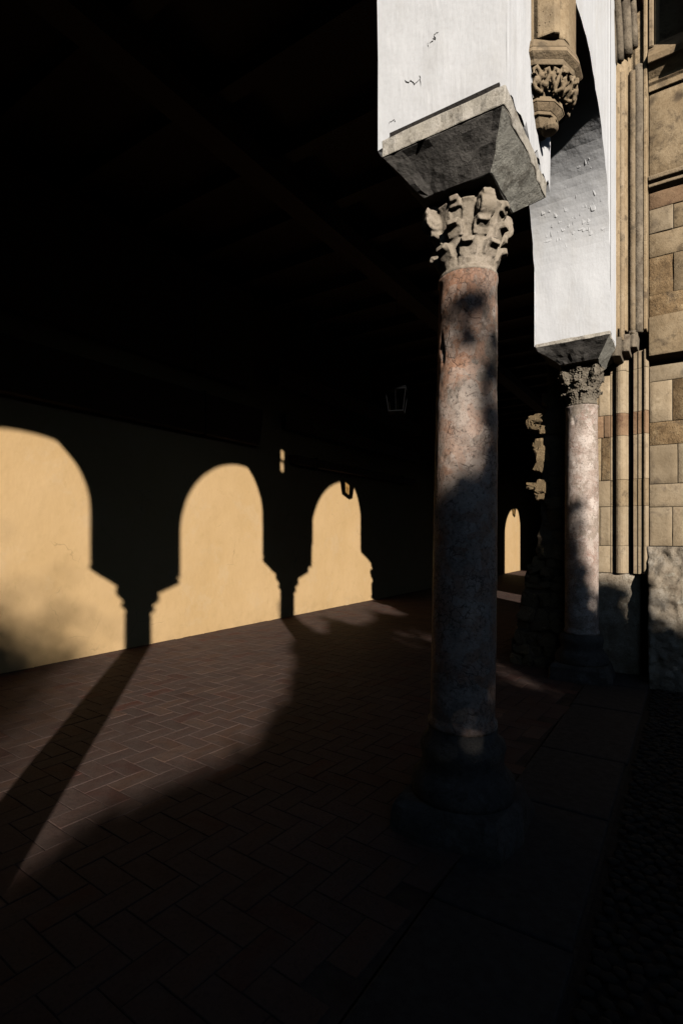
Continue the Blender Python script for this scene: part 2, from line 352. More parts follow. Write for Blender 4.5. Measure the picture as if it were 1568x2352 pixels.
# cobbles
def cob_mesh(seed):
    bm = bmesh.new(); bmesh.ops.create_icosphere(bm, subdivisions=1, radius=1.0)
    rr = random.Random(seed)
    for v in bm.verts: v.co = Vector((v.co.x, v.co.y, v.co.z * .6)) * (1 + rr.uniform(-.14, .14))
    for f in bm.faces: f.smooth = True
    m = bpy.data.meshes.new('cobble'); bm.to_mesh(m); bm.free(); m.materials.append(COB); return m
CM = [cob_mesh(i) for i in range(6)]
cobs = []
for ix in range(0, 52):
    for iy in range(-2, 130):
        X = -.32 + ix*.068 + R.uniform(-.016,.016) + (iy % 2)*.03; Y = .4 + iy*.056 + R.uniform(-.012,.012)
        if Y > 6.9 or X > 3.0: continue
        p = proj(X, Y, 0)
        if not p or p[0] > 1800 or p[1] > 2600: continue
        inview = p[0] < 1590 and p[1] < 2375
        cobs.append((inview, -p[2], X, Y))
cobs.sort(reverse=True)
cv = []; cf = []
for i, (iv, _, X, Y) in enumerate(cobs):
    m = CM[R.randrange(6)]; sx, sy, sz = R.uniform(.027,.038), R.uniform(.022,.031), R.uniform(.018,.028); a = R.uniform(-.5,.5); z = ZP + R.uniform(-.006,.006)
    if i < 300 and iv: inst('cobble', m, ground, (X, Y, z), (0,0,a), (sx, sy, sz))
    else:
        b = len(cv); ca, sa = math.cos(a), math.sin(a)
        for v in m.vertices:
            x, y_, zz = v.co.x*sx, v.co.y*sy, v.co.z*sz
            cv.append((X + x*ca - y_*sa, Y + x*sa + y_*ca, z + zz))
        for pl in m.polygons: cf.append(tuple(b + k for k in pl.vertices))
tag(mk('cobble_paving', cv, cf, COB, ground, True), kind='stuff')

# ------------------------------------------------------------------ gallery back wall, end walls, ceiling
bm = bmesh.new(); add_box(bm, (XW-.6, -9, -.3), (XW, 33, 6.2))
tag(mkbm('gallery_wall', bm, YELLOW), 'long ochre plastered wall at the back of the arcade, sunlit in arched patches', 'wall')
bm = bmesh.new(); add_box(bm, (XW-.6, 33, -.3), (-.7, 33.5, 6.2)); tag(mkbm('gallery_end_wall', bm, YELLOW), 'dark ochre wall closing the far end of the gallery', 'wall')
bm = bmesh.new(); add_box(bm, (XW-.6, -9.5, -.3), (-.7, -9, 6.2)); tag(mkbm('gallery_end_wall', bm, YELLOW), 'ochre wall closing the gallery end behind the camera', 'wall')
ceil = mk('ceiling', [(XW-.6,-9.5,6.2),(-.9,-9.5,6.2),(-.9,33.5,6.2),(XW-.6,33.5,6.2)], [(0,1,2,3)], WOOD); tag(ceil, kind='structure')
bmb = bmesh.new(); add_box(bmb, (XW+.002, -.09, 6.0), (-1.44, .09, 6.197)); bmesh.ops.recalc_face_normals(bmb, faces=bmb.faces[:])
bmm = bpy.data.meshes.new('ceiling_beam'); bmb.to_mesh(bmm); bmb.free(); bmm.materials.append(WOOD)
for j in range(40): inst('ceiling_beam', bmm, ceil, (0, -8.5 + j*1.03, 0))
bm = bmesh.new(); add_box(bm, (-4.35, -9, 5.76), (-4.05, 33, 5.995)); mkbm('ridge_beam', bm, WOOD, ceil)
# roof over the gallery
bm = bmesh.new()
v = [bm.verts.new(p) for p in ((XW-1,-9.8,8.6),(XW-1,34,8.6),(-.45,34,7.5),(-.45,-9.8,7.5),(XW-1,-9.8,8.75),(XW-1,34,8.75),(-.45,34,7.65),(-.45,-9.8,7.65))]
for f in ((0,1,2,3),(7,6,5,4),(0,4,5,1),(1,5,6,2),(2,6,7,3),(3,7,4,0)): bm.faces.new([v[k] for k in f])
tag(mkbm('roof', bm, ROOFT), kind='structure')
# old carved ceiling beams hung along the wall on iron straps
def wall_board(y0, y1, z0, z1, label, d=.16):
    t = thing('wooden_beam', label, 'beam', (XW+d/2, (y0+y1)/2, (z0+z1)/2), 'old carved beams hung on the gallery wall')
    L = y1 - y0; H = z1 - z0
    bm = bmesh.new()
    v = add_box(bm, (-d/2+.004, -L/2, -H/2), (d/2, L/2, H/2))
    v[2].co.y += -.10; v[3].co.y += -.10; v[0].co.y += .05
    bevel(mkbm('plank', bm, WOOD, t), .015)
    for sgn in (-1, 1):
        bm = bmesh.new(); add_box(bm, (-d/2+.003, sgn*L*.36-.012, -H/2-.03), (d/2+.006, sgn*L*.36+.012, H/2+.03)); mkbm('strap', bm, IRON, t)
wall_board(-2.6, 7.45, 3.26, 3.92, 'long dark carved beam hung on the wall above the two nearest sunlit arches')
wall_board(-2.6, 7.2, 4.25, 5.93, 'dark wooden board high on the near gallery wall, stretched taller to darken it')  # board height stretched towards the ceiling to darken the upper wall
wall_board(8.35, 13.9, 3.05, 3.22, 'thin dark beam hung lowest on the wall beyond the long beam')
wall_board(8.1, 14.2, 3.72, 4.0, 'dark beam hung in the middle of the wall beyond the long beam')
wall_board(7.9, 14.2, 4.5, 4.85, 'dark beam hung highest on the wall beyond the long beam')

# ------------------------------------------------------------------ arcade wall with arches
def lerp(a, b, t): return a + (b - a) * t
YS = [(-9, -1.413, -.721), (3.0, -1.413, -.721), (6.1, -1.45, -.70), (33, -1.45, -.70)]
def xio(Y):
    for (a, b) in zip(YS, YS[1:]):
        if Y <= b[0]:
            t = (Y - a[0]) / (b[0] - a[0]); return lerp(a[1], b[1], t), lerp(a[2], b[2], t)
    return YS[-1][1:]
ZS, RB, ZPB = 4.40, 1.22, 3.705
# pier spans (y0, y1)
PIERS = [(-9.0, -8.3), (-5.0, -4.1), (-.92, -.07), (2.52, 3.41), (6.10, 7.0)]
FARP = [(14.02, 17.4), (20.55, 33.0)]
def arcade(name, piers, label, ztop=7.4):
    prof = []
    for i, (a, b) in enumerate(piers):
        n = 26
        for k in range(n + 1):
            Y = lerp(a, b, k / n)
            prof.append((Y, (ZPB if b - a < 2 else -.1) + fbm((Y, 3.3, i*1.7), 13, 3) * .055))
        if i + 1 < len(piers):
            c = piers[i+1][0]
            prof[-1] = (b, prof[-1][1])
            hw = (c - b) / 2; m = (b + c) / 2
            for z in (3.9, 4.08, 4.25): prof.append((b, z))
            for k in range(0, 49):
                th = PI - PI * k / 48
                prof.append((m + hw * math.cos(th), ZS + RB * math.sin(th)))
            for z in (4.25, 4.08, 3.9): prof.append((c, z))
    bm = bmesh.new(); NX = 24; rows = []
    for i, (Y, Z) in enumerate(prof):
        xi, xo = xio(Y); row = []
        for k in range(NX + 1):
            x = lerp(xi, xo, k / NX)
            w = fbm((x*1.0, Y*1.0, Z), 2.6, 2) * .010 + fbm((x, Y, Z), 9, 1) * .0008
            row.append(bm.verts.new((x + (fbm((Y, Z, 5.0), 8, 2) * .006 if k in (0, NX) else 0), Y + w, Z + w * .4 + ((fbm((x, Y, 8.0), 9, 3)*.035 + max(0, fbm((x, Y, 3.0), 5, 2))*.03 - .006) if Z < 3.8 and ZPB > .1 and Z > 3 else 0))))
        rows.append(row)
    tops = []
    for (Y, Z), row in zip(prof, rows):
        tops.append((bm.verts.new((row[0].co.x, row[0].co.y, ztop)), bm.verts.new((row[-1].co.x, row[-1].co.y, ztop))))
    for i in range(len(rows) - 1):
        for k in range(NX): bm.faces.new((rows[i][k], rows[i][k+1], rows[i+1][k+1], rows[i+1][k]))
        bm.faces.new((rows[i][0], rows[i+1][0], tops[i+1][0], tops[i][0]))
        bm.faces.new((rows[i][NX], tops[i][1], tops[i+1][1], rows[i+1][NX]))
        bm.faces.new((tops[i][0], tops[i+1][0], tops[i+1][1], tops[i][1]))
    for i in (0, -1):
        bm.faces.new(rows[i] + [tops[i][1], tops[i][0]])
    bmesh.ops.remove_doubles(bm, verts=bm.verts[:], dist=0.0004)
    o = mkbm(name, bm, PLASTER); bevel(o, .012, 2, 50)
    return tag(o, label, 'arcade wall')
wall = arcade('arcade_wall', PIERS, 'white limewashed arcade wall with arches and cracked plaster above the two columns')
arcade('arcade_wall', FARP, 'far stretch of white arcade wall beyond the stone portal')

# two made-up slits skewed along the sun, throwing light spots on the back wall
def cut_light_slits(o, specs):
    bm = bmesh.new()
    for u, v, w, h in specs:
        a = [bm.verts.new((-1.75, u + K*1.75 + dy, v - EL*1.75 + dz)) for dy, dz in ((-w,-h),(w,-h),(w,h),(-w,h))]
        b = [bm.verts.new((-.3, u + K*.3 + dy, v - EL*.3 + dz)) for dy, dz in ((-w,-h),(w,-h),(w,h),(-w,h))]
        bm.faces.new(a[::-1]); bm.faces.new(b)
        for i in range(4): bm.faces.new((a[i], a[(i+1)%4], b[(i+1)%4], b[i]))
    c = mkbm('cutter', bm, PLASTER); md = o.modifiers.new('slit', 'BOOLEAN'); md.object = c; md.solver = 'EXACT'; md.operation = 'DIFFERENCE'
    bpy.context.view_layer.update(); dg = bpy.context.evaluated_depsgraph_get()
    me = bpy.data.meshes.new_from_object(o.evaluated_get(dg)); o.modifiers.clear(); o.data = me
    bpy.data.objects.remove(c)
cut_light_slits(wall, [(1.745, 6.05, .04, .085), (1.755, 6.285, .042, .085)])

# ribbons of open cracks in the plaster
def crack(face, pts, w):
    """pts in the plane of the face; 'jamb' = (X, Z) at fixed Y, made a shallow dark sliver 1 mm proud"""
    bm = bmesh.new(); prev = None
    pts2 = []
    for a, b in zip(pts, pts[1:]):
        for k in range(4):
            t = k / 4; pts2.append((lerp(a[0], b[0], t) + R.uniform(-.003,.003), lerp(a[1], b[1], t) + R.uniform(-.003,.003)))
    pts2.append(pts[-1])
    for i, (x, z) in enumerate(pts2):
        ww = w * R.uniform(.4, 1.3) * (1 if 0 < i < len(pts2)-1 else .2)
        if face[0] == 'Y': q = [(x - ww*.5, face[1], z - ww), (x + ww*.5, face[1], z + ww)]
        else: q = [(face[1], x, z - ww), (face[1], x, z + ww)]
        cur = [bm.verts.new(p) for p in q]
        if prev: bm.faces.new((prev[0], cur[0], cur[1], prev[1]))
        prev = cur
    o = mkbm('plaster_crack', bm, CRACK, wall)
    sw = o.modifiers.new('shrink', 'SHRINKWRAP'); sw.target = wall; sw.wrap_method = 'NEAREST_SURFACEPOINT'; sw.wrap_mode = 'ABOVE_SURFACE'; sw.offset = .0015
    return o
def on_jamb(x, y, Y=2.52):
    t = (x - 784)/1230; a = (C0*t - S0, S0*t + C0); d = Y / a[1]
    return (a[0]*d, 1.6 + (1232 - y)*d/1230)
F1 = ('Y', 2.50)
for pts, w in (([(1008,73),(997,80),(1000,92),(993,88)], .0025), ([(996,92),(986,99)], .003), ([(981,98),(983,107)], .0025),
               ([(930,184),(936,190),(942,185),(952,192),(965,181),(966,199)], .0025), ([(966,181),(963,172)], .0018),
               ([(893,279),(906,275),(908,280)], .0016), ([(893,279),(891,288)], .0014)):
    crack(F1, [on_jamb(*p) for p in pts], w)

bm = bmesh.new(); rf = random.Random(21)
hw_, m_ = (6.10 - 3.41)/2, (6.10 + 3.41)/2
for k in range(60):
    z = 4.75 + .6*rf.random(); x = rf.uniform(-1.36, -.76)
    if z > 5.35 + (x + 1.05)*.5: continue
    q = max(0, (z - ZS)/RB); yy = m_ + hw_*math.sqrt(max(0, 1 - q*q)); w, h = rf.uniform(.05,.13), rf.uniform(.04,.09)
    q2 = max(0, (z - h - ZS)/RB); y2 = m_ + hw_*math.sqrt(max(0, 1 - q2*q2)); lift = rf.uniform(.0, .003)
    wob = lambda X_, Y_, Z_: fbm((X_, Y_, Z_), 2.6, 2)*.010 + fbm((X_, Y_, Z_), 9, 1)*.0008
    yy += wob(x, yy, z); y2 += wob(x, y2, z - h)
    n = rf.randint(4, 6); top = [bm.verts.new((x + w*(i/(n-1) - .5), yy + .004, z + rf.uniform(0, .02))) for i in range(n)]
    bot = [bm.verts.new((x + w*(i/(n-1) - .5)*rf.uniform(.6, 1.1), y2 - .001 - lift*rf.uniform(.4, 1), z - h*rf.uniform(.6, 1.1))) for i in range(n)]
    for i in range(n-1): bm.faces.new((top[i], top[i+1], bot[i+1], bot[i]))
o = mkbm('plaster_flakes', bm, PLASTER, wall); o['kind'] = 'stuff'
sd = o.modifiers.new('thick', 'SOLIDIFY'); sd.thickness = .0015

# ------------------------------------------------------------------ imposts
def impost(name, label, xa, xb, ya, yb, bxa, bxb, bya, byb, z0, z1, z2, slope, seed):
    """old stone block: pyramid taper z0..z1 (dark), lip z1..z2 (limewashed), dark mortar bed above"""
    t = thing(name, label, 'impost', ((xa+xb)/2, (ya+yb)/2, z0)); ox, oy, oz = t.location
    rr = random.Random(seed)
    def ring(bm, a, b, c, d, z, n=10, amp=.004):
        vs = []
        cs = [(a, c), (b, c), (b, d), (a, d)]
        for i in range(4):
            p, q = cs[i], cs[(i+1) % 4]
            for k in range(n):
                x, y = lerp(p[0], q[0], k/n), lerp(p[1], q[1], k/n)
                w = fbm((x, y, z), 9, 3) * amp - max(0, fbm((x, y, z), 16, 2) - .25) * amp * 2
                vs.append(bm.verts.new((x - ox + w, y - oy + w, z - oz + w*.8 + slope * (xb - x))))
        return vs
    def loft(bm, rings):
        n = len(rings[0])
        for r0, r1 in zip(rings, rings[1:]):
            for i in range(n): bm.faces.new((r0[i], r0[(i+1)%n], r1[(i+1)%n], r1[i]))
        bm.faces.new(rings[0][::-1]); bm.faces.new(rings[-1])
    bm = bmesh.new(); rs = []
    for k in range(7):
        f = k / 6; rs.append(ring(bm, lerp(bxa, xa+.004, f), lerp(bxb, xb-.004, f), lerp(bya, ya+.004, f), lerp(byb, yb-.004, f), lerp(z0, z1, f), 12, .010 if 0 < k < 6 else .008))
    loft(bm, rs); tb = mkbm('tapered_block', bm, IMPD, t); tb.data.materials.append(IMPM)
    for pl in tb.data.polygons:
        if pl.normal.x > .5 and pl.normal.x > abs(pl.normal.y): pl.material_index = 1  # sides turned to the sun take the brightened stone
    bevel(tb, .006, 1)
    bm = bmesh.new(); rs = [ring(bm, xa, xb, ya, yb, z, 16, .009) for z in (z1 + .001, lerp(z1, z2, .5), z2)]
    loft(bm, rs); bevel(mkbm('lip', bm, IMPL, t), .006, 2)
    bm = bmesh.new(); rs = [ring(bm, xa+.04, xb-.035, ya+.035, yb-.03, z, 8, .01) for z in (z2 + .001, z2 + .05)]
    loft(bm, rs); mkbm('mortar_bed', bm, MORTAR, t)
    return t
impost('impost', 'large dark tapered stone impost with pale lip between near column and white pier', -1.365, -.715, 2.475, 3.30, -1.215, -.845, 2.66, 3.06, 3.425, 3.595, 3.685, 0.0, 1)
impost('impost', 'smaller dark tapered stone impost on the second column beside the stone portal', -1.44, -.70, 6.09, 6.95, -1.23, -.84, 6.30, 6.78, 3.505, 3.67, 3.755-.045, 0.0, 2)
impost('impost', 'dark tapered stone impost on the column behind the camera', -1.40, -.73, -.93, -.08, -1.23, -.87, -.70, -.30, 3.43, 3.6, 3.69, 0.0, 3)

# ------------------------------------------------------------------ columns
def shaft_mesh(name, r0, r1, z0, z1, lean, seed, mat, chips=()):
    NA, NZ = 96, 150; vs = []; fs = []
    off = Vector((seed*3.7, seed*1.3, 0))
    for i in range(NZ + 1):
        f = i / NZ; z = lerp(z0, z1, f)
        r = lerp(r0, r1, f) + .006*math.sin(PI*f)
        if f > .985: r += .007 * min(1, (f-.985)/.008)
        if f < .02: r += .012
        for j in range(NA):
            a = 2*PI*j/NA; x, y = math.cos(a), math.sin(a)
            p = Vector((x*r, y*r, z)) + off
            dr = fbm(p, 3.0, 3)*.0035 + fbm(p, 14, 3)*.0016
            pit = fbm(p*1.0, 22, 2)
            msk = max(0, fbm(p, 2.2, 2) + .05)
            if pit > .42: dr -= min(.006, (pit-.42)*.05) * min(1, msk*5)
            for (ca, cz, ra, rz, dep) in chips:
                da = (a - ca + PI) % (2*PI) - PI
                q = (da/ra)**2 + ((z-cz)/rz)**2 + fbm(p, 20, 2)*.9
                if q < 1: dr -= dep * min(1, (1-q)*2.2) * (.75 + .5*fbm(p, 40, 2))
            vs.append((x*(r+dr) + lean[0]*f, y*(r+dr) + lean[1]*f, z))
    for i in range(NZ):
        for j in range(NA):
            fs.append((i*NA+j, i*NA+(j+1)%NA, (i+1)*NA+(j+1)%NA, (i+1)*NA+j))
    fs.append(tuple(range(NA))[::-1]); fs.append(tuple(NZ*NA + j for j in range(NA)))
    m = bpy.data.meshes.new(name); m.from_pydata(vs, [], fs); m.update()
    m.polygons.foreach_set('use_smooth', [True]*len(m.polygons)); m.materials.append(mat); return m

def capital_bm(style):
    """capital standing on z=0, about 0.41 tall"""
    bm = bmesh.new()
    def frame(a, r, z, s):    # radial direction a, tangent offset s
        return (math.cos(a)*r - math.sin(a)*s, math.sin(a)*r + math.cos(a)*s, z)
    H = .41
    add_lathe(bm, [(.158,-.002),(.166,.0),(.170,.012),(.166,.024),(.152,.028),(.155,.10),(.164,.2),(.176,.27),(.192,.335),(.200,.362),(.198,.395),(.17,.406)], 48)
    def leaf(a, z0, prof, wid, th=.016):
        n = 6; rows = []
        for (dr, dz), w in zip(prof, wid):
            row = []
            for k in range(n + 1):
                s = (k/n - .5)*2
                # leaf edges hug the bell, middle stands proud, thin raised rim
                r = .150 + dr - .012*abs(s)**2 + (.006 if abs(s) > .8 else 0)
                aa = a + s*w/.165 if dr < .03 else a + s*w/.19
                row.append((math.cos(aa)*r, math.sin(aa)*r, z0 + dz))
            rows.append(row)
        outer = [[bm.verts.new(p) for p in row] for row in rows]
        inner = []
        for i, row in enumerate(rows):
            pr = Vector(rows[min(i+1, len(rows)-1)][3]) - Vector(rows[max(i-1, 0)][3])
            tang = Vector((-math.sin(a), math.cos(a), 0)); nn = pr.cross(tang)
            if nn.length < 1e-6: nn = Vector((-math.cos(a), -math.sin(a), 0))
            nn.normalize()
            if i < 3 and nn.dot(Vector((math.cos(a), math.sin(a), 0))) > 0: nn = -nn
            inner.append([bm.verts.new(Vector(p) + nn*th) for p in row])
        R_, N_ = len(rows), n + 1
        for i in range(R_ - 1):
            for k in range(n):
                bm.faces.new((outer[i][k], outer[i][k+1], outer[i+1][k+1], outer[i+1][k]))
                bm.faces.new((inner[i][k], inner[i+1][k], inner[i+1][k+1], inner[i][k+1]))
            bm.faces.new((outer[i][0], outer[i+1][0], inner[i+1][0], inner[i][0]))
            bm.faces.new((outer[i][n], inner[i][n], inner[i+1][n], outer[i+1][n]))
        bm.faces.new(outer[0][::-1] + inner[0]); bm.faces.new(outer[-1] + inner[-1][::-1])
    def block(a, r0, r1, z0, z1, w0, w1, drop=0.0):
        q = []
        for (r, w, dz) in ((r0, w0, 0), (r1, w1, drop)):
            q += [bm.verts.new(frame(a, r, z0+dz, -w)), bm.verts.new(frame(a, r, z0+dz, w)), bm.verts.new(frame(a, r, z1+dz, w)), bm.verts.new(frame(a, r, z1+dz, -w))]
        for f in ((3,2,1,0),(4,5,6,7),(0,1,5,4),(1,2,6,5),(2,3,7,6),(3,0,4,7)): bm.faces.new([q[i] for i in f])
    def slab(a, path, w, th):
        """curved slab of width 2w along path (r, z) in the plane of azimuth a"""
        prev = None
        for i, (r, z) in enumerate(path):
            p0 = path[max(i-1, 0)]; p1 = path[min(i+1, len(path)-1)]
            tx, tz = p1[0]-p0[0], p1[1]-p0[1]; L = math.hypot(tx, tz); nx, nz = -tz/L*th/2, tx/L*th/2
            ww = w[i] if hasattr(w, '__len__') else w
            cur = [bm.verts.new(frame(a, r+nx, z+nz, -ww)), bm.verts.new(frame(a, r+nx, z+nz, ww)), bm.verts.new(frame(a, r-nx, z-nz, ww)), bm.verts.new(frame(a, r-nx, z-nz, -ww))]
            if prev:
                for k in range(4): bm.faces.new((prev[k], prev[(k+1)%4], cur[(k+1)%4], cur[k]))
            else: bm.faces.new(cur[::-1])
            prev = cur
        bm.faces.new(prev)
    def disc(a, r, z, rad, w):
        n = 14; c0 = []; c1 = []
        for k in range(n):
            t = 2*PI*k/n; c0.append(bm.verts.new(frame(a, r + rad*math.cos(t), z + rad*math.sin(t), -w))); c1.append(bm.verts.new(frame(a, r + rad*math.cos(t), z + rad*math.sin(t), w)))
        bm.faces.new(c0); bm.faces.new(c1[::-1])
        for k in range(n): bm.faces.new((c0[k], c1[k], c1[(k+1)%n], c0[(k+1)%n]))
    prof = [(.010,0),(.017,.05),(.022,.095),(.028,.118),(.036,.130)]
    for k in range(8):
        a = k*PI/4 + PI/8 - .05
        leaf(a, .026, prof, [.050,.056,.057,.050,.030], .018)
        slab(a, [(.155,.085),(.172,.120),(.188,.143),(.205,.143),(.209,.122)], [.046,.047,.043,.038,.028], .030)
    prof2 = [(.012,0),(.020,.07),(.026,.13),(.034,.165),(.044,.182)]
    for k in range(8):
        a = k*PI/4 - .05
        leaf(a, .085, prof2, [.046,.054,.055,.048,.028], .018)
        slab(a, [(.165,.185),(.182,.228),(.200,.252),(.218,.250),(.221,.228)], [.042,.046,.042,.038,.028], .032)
    for k in range(4):
        a = PI/4 + k*PI/2
        # volute: rises to the abacus corner, rolls over outward and down to a solid eye
        slab(a, [(.150,.20),(.168,.27),(.192,.325),(.212,.365),(.230,.386),(.250,.374),(.258,.345)], [.036,.038,.040,.044,.038,.034,.034], .034)
        disc(a, .216, .312, .058, .044); disc(a, .216, .306, .028, .051)
        slab(a, [(.17,.22),(.20,.235),(.222,.25),(.226,.275)], [.028,.028,.026,.024], .034)    # prop under the volute
        slab(a, [(.18,.36),(.215,.392),(.25,.410)], [.055,.034,.012], .034)
        b = k*PI/2                                                   # abacus flower in the middle of each side
        block(b, .16, .214, .335, .388, .040, .032, -.006)
        slab(b, [(.17,.36),(.205,.385),(.228,.375),(.228,.352)], [.03,.028,.026,.02], .024)
        for sg in (-1, 1): slab(b + sg*.36, [(.165,.25),(.180,.31),(.198,.355),(.212,.37)], .034, .026)
    return bm
tex_cl = bpy.data.textures.new('stone_wear', 'CLOUDS'); tex_cl.noise_scale = .035
tex_v = bpy.data.textures.new('drilled_lace', 'VORONOI'); tex_v.noise_scale = .026; tex_v.distance_metric = 'DISTANCE'; tex_v.weight_1 = -1; tex_v.weight_2 = 1; tex_v.noise_intensity = 1.6
def make_capital(parent, style, z, rot=0.0, loc=(0,0)):
    o = mkbm('capital', capital_bm(style), CAPST if style == 0 else CAPD, parent, True)
    o.location = (loc[0], loc[1], z); o.rotation_euler.z = rot
    m = o.modifiers.new('weld_stone', 'REMESH'); m.mode = 'VOXEL'; m.voxel_size = .0048; m.use_smooth_shade = True
    s = o.modifiers.new('wear', 'SMOOTH'); s.iterations = 9; s.factor = .5
    d = o.modifiers.new('pits', 'DISPLACE'); d.texture = tex_cl; d.strength = .006; d.mid_level = .5; d.texture_coords = 'LOCAL'
    if style == 1:
        d = o.modifiers.new('lace', 'DISPLACE'); d.texture = tex_v; d.strength = .024; d.mid_level = .45; d.texture_coords = 'LOCAL'
    return o
def base_bm(r, h, seed, plinth=True):
    """attic base with a broken square plinth, standing on z=0, shaft starts at h"""
    bm = bmesh.new()
    add_lathe(bm, [(r*1.55,.16),(r*1.62,.20),(r*1.58,.26),(r*1.36,.30),(r*1.24,.34),(r*1.27,.39),(r*1.32,.43),(r*1.27,.47),(r*1.08,.50),(r*1.06,h)], 64)
    for v in bm.verts: v.co *= 1 + fbm(v.co + Vector((seed,0,0)), 7, 3)*.02
    return bm
def plinth_bm(r, seed):
    bm = bmesh.new(); N = 40; rings = []
    for i, (z, k) in enumerate(((-.04,1.9),(.03,1.88),(.09,1.8),(.14,1.72),(.175,1.6))):
        ring = []
        for j in range(N):
            a = 2*PI*j/N; q = r*k*(1/max(abs(math.cos(a)), abs(math.sin(a))))**.75
            p = Vector((q*math.cos(a), q*math.sin(a), z)); q *= 1 + fbm(p + Vector((seed*5,0,0)), 5, 3)*.09
            ring.append(bm.verts.new((q*math.cos(a), q*math.sin(a), z)))
        rings.append(ring)
    for a, b in zip(rings, rings[1:]):
        for j in range(N): bm.faces.new((a[j], a[(j+1)%N], b[(j+1)%N], b[j]))
    bm.faces.new(rings[0][::-1]); bm.faces.new(rings[-1]); return bm
def column(label, x, y, r0, r1, ztop, zcap, lean, seed, mat, style, chips, zb=.54):
    t = thing('column', label, 'column', (x, y, 0))
    link(bpy.data.objects.new('shaft', shaft_mesh('shaft', r0, r1, zb, ztop, lean, seed, mat, chips)), t)
    c = make_capital(t, style, ztop, 0.0, lean); k = (zcap - ztop) / .41; kk = r1/.158*.96; c.scale = (kk, kk, k)
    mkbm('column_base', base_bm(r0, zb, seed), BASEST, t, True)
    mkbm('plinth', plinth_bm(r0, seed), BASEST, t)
    return t
a_l = math.radians(200)
column('near mottled pink marble column with smooth leafed capital under the large impost', -1.067-.012, 2.905-.010, .178, .158, 3.035, 3.432, (.024, .02), 1, MARB, 0,
       [(math.radians(232), 2.66, .13, .055, .022), (math.radians(238), 2.60, .09, .05, .02), (math.radians(222), 2.80, .10, .025, .01), (math.radians(220), 2.42, .06, .05, .012), (math.radians(217), 2.30, .05, .03, .010), (math.radians(221), 2.05, .05, .06, .008)])
column('second paler pink marble column with lacy drilled capital against the stone portal', -1.05, 6.6, .176, .166, 3.07, 3.51, (0, 0), 2, MARB2, 1, [(math.radians(250), 2.9, .2, .05, .012)], .5)
column('marble column of the arcade standing behind the camera', -1.067, -.50, .176, .16, 3.035, 3.432, (0, 0), 3, MARB, 0, [])

# ------------------------------------------------------------------ corbelled pilaster on the pier
pil = thing('corbelled_pilaster', 'golden stone pilaster ending in a carved leafy corbel on the near white pier', 'corbel', (-.721, 3.1, 3.8))
def P(poly): return [(x + .721, y - 3.1) for x, y in poly]
def zz(z): return z - 3.8
SH = [(-.80,2.955),(-.705,2.955),(-.68,2.935),(-.60,2.945),(-.575,2.965),(-.585,3.0),(-.56,3.02),(-.548,3.06),(-.548,3.26),(-.57,3.3),(-.60,3.34),(-.80,3.34)]
bm = bmesh.new(); add_prism(bm, P(SH), zz(4.235), zz(7.2)); bevel(mkbm('pilaster_shaft', bm, SAND, pil), .008, 2)
def poly8(k): # stretched half octagon standing out from the wall
    return [(-.80,3.13-.215*k),(-.70,3.13-.215*k),(-.721+.165*k,3.13-.12*k),(-.721+.205*k,3.13+.0*k),(-.721+.205*k,3.13+.10*k),(-.70,3.13+.22*k),(-.80,3.13+.22*k)]
bm = bmesh.new()
for z0, z1, k0, k1 in ((4.185,4.24,1.02,.92),(4.155,4.185,1.05,1.02),(4.135,4.155,.92,1.05)):
    a = [bm.verts.new((x, y, zz(z0))) for x, y in P(poly8(k0))]; b = [bm.verts.new((x, y, zz(z1))) for x, y in P(poly8(k1))]
    n = len(a); bm.faces.new(a[::-1]); bm.faces.new(b)
    for i in range(n): bm.faces.new((a[i], a[(i+1)%n], b[(i+1)%n], b[i]))
bevel(mkbm('cornice', bm, MOULD, pil), .006, 2)
bm = bmesh.new()
for z0, z1, k0, k1 in ((4.11,4.137,.88,.92),(3.985,4.11,.52,.74),(3.955,3.985,.62,.60),(3.925,3.955,.46,.60),(3.905,3.925,.47,.46),(3.86,3.905,.26,.40)):
    a = [bm.verts.new((x, y, zz(z0))) for x, y in P(poly8(k0))]; b = [bm.verts.new((x, y, zz(z1))) for x, y in P(poly8(k1))]
    n = len(a); bm.faces.new(a[::-1]); bm.faces.new(b)
    for i in range(n): bm.faces.new((a[i], a[(i+1)%n], b[(i+1)%n], b[i]))
add_lathe(bm, [(.012,zz(3.838)),(.036,zz(3.842)),(.048,zz(3.858)),(.044,zz(3.872)),(.034,zz(3.885)),(.03,zz(3.91))], 16, .721-.66, 3.12-3.1)
bevel(mkbm('corbel', bm, MOULD, pil), .004, 2)
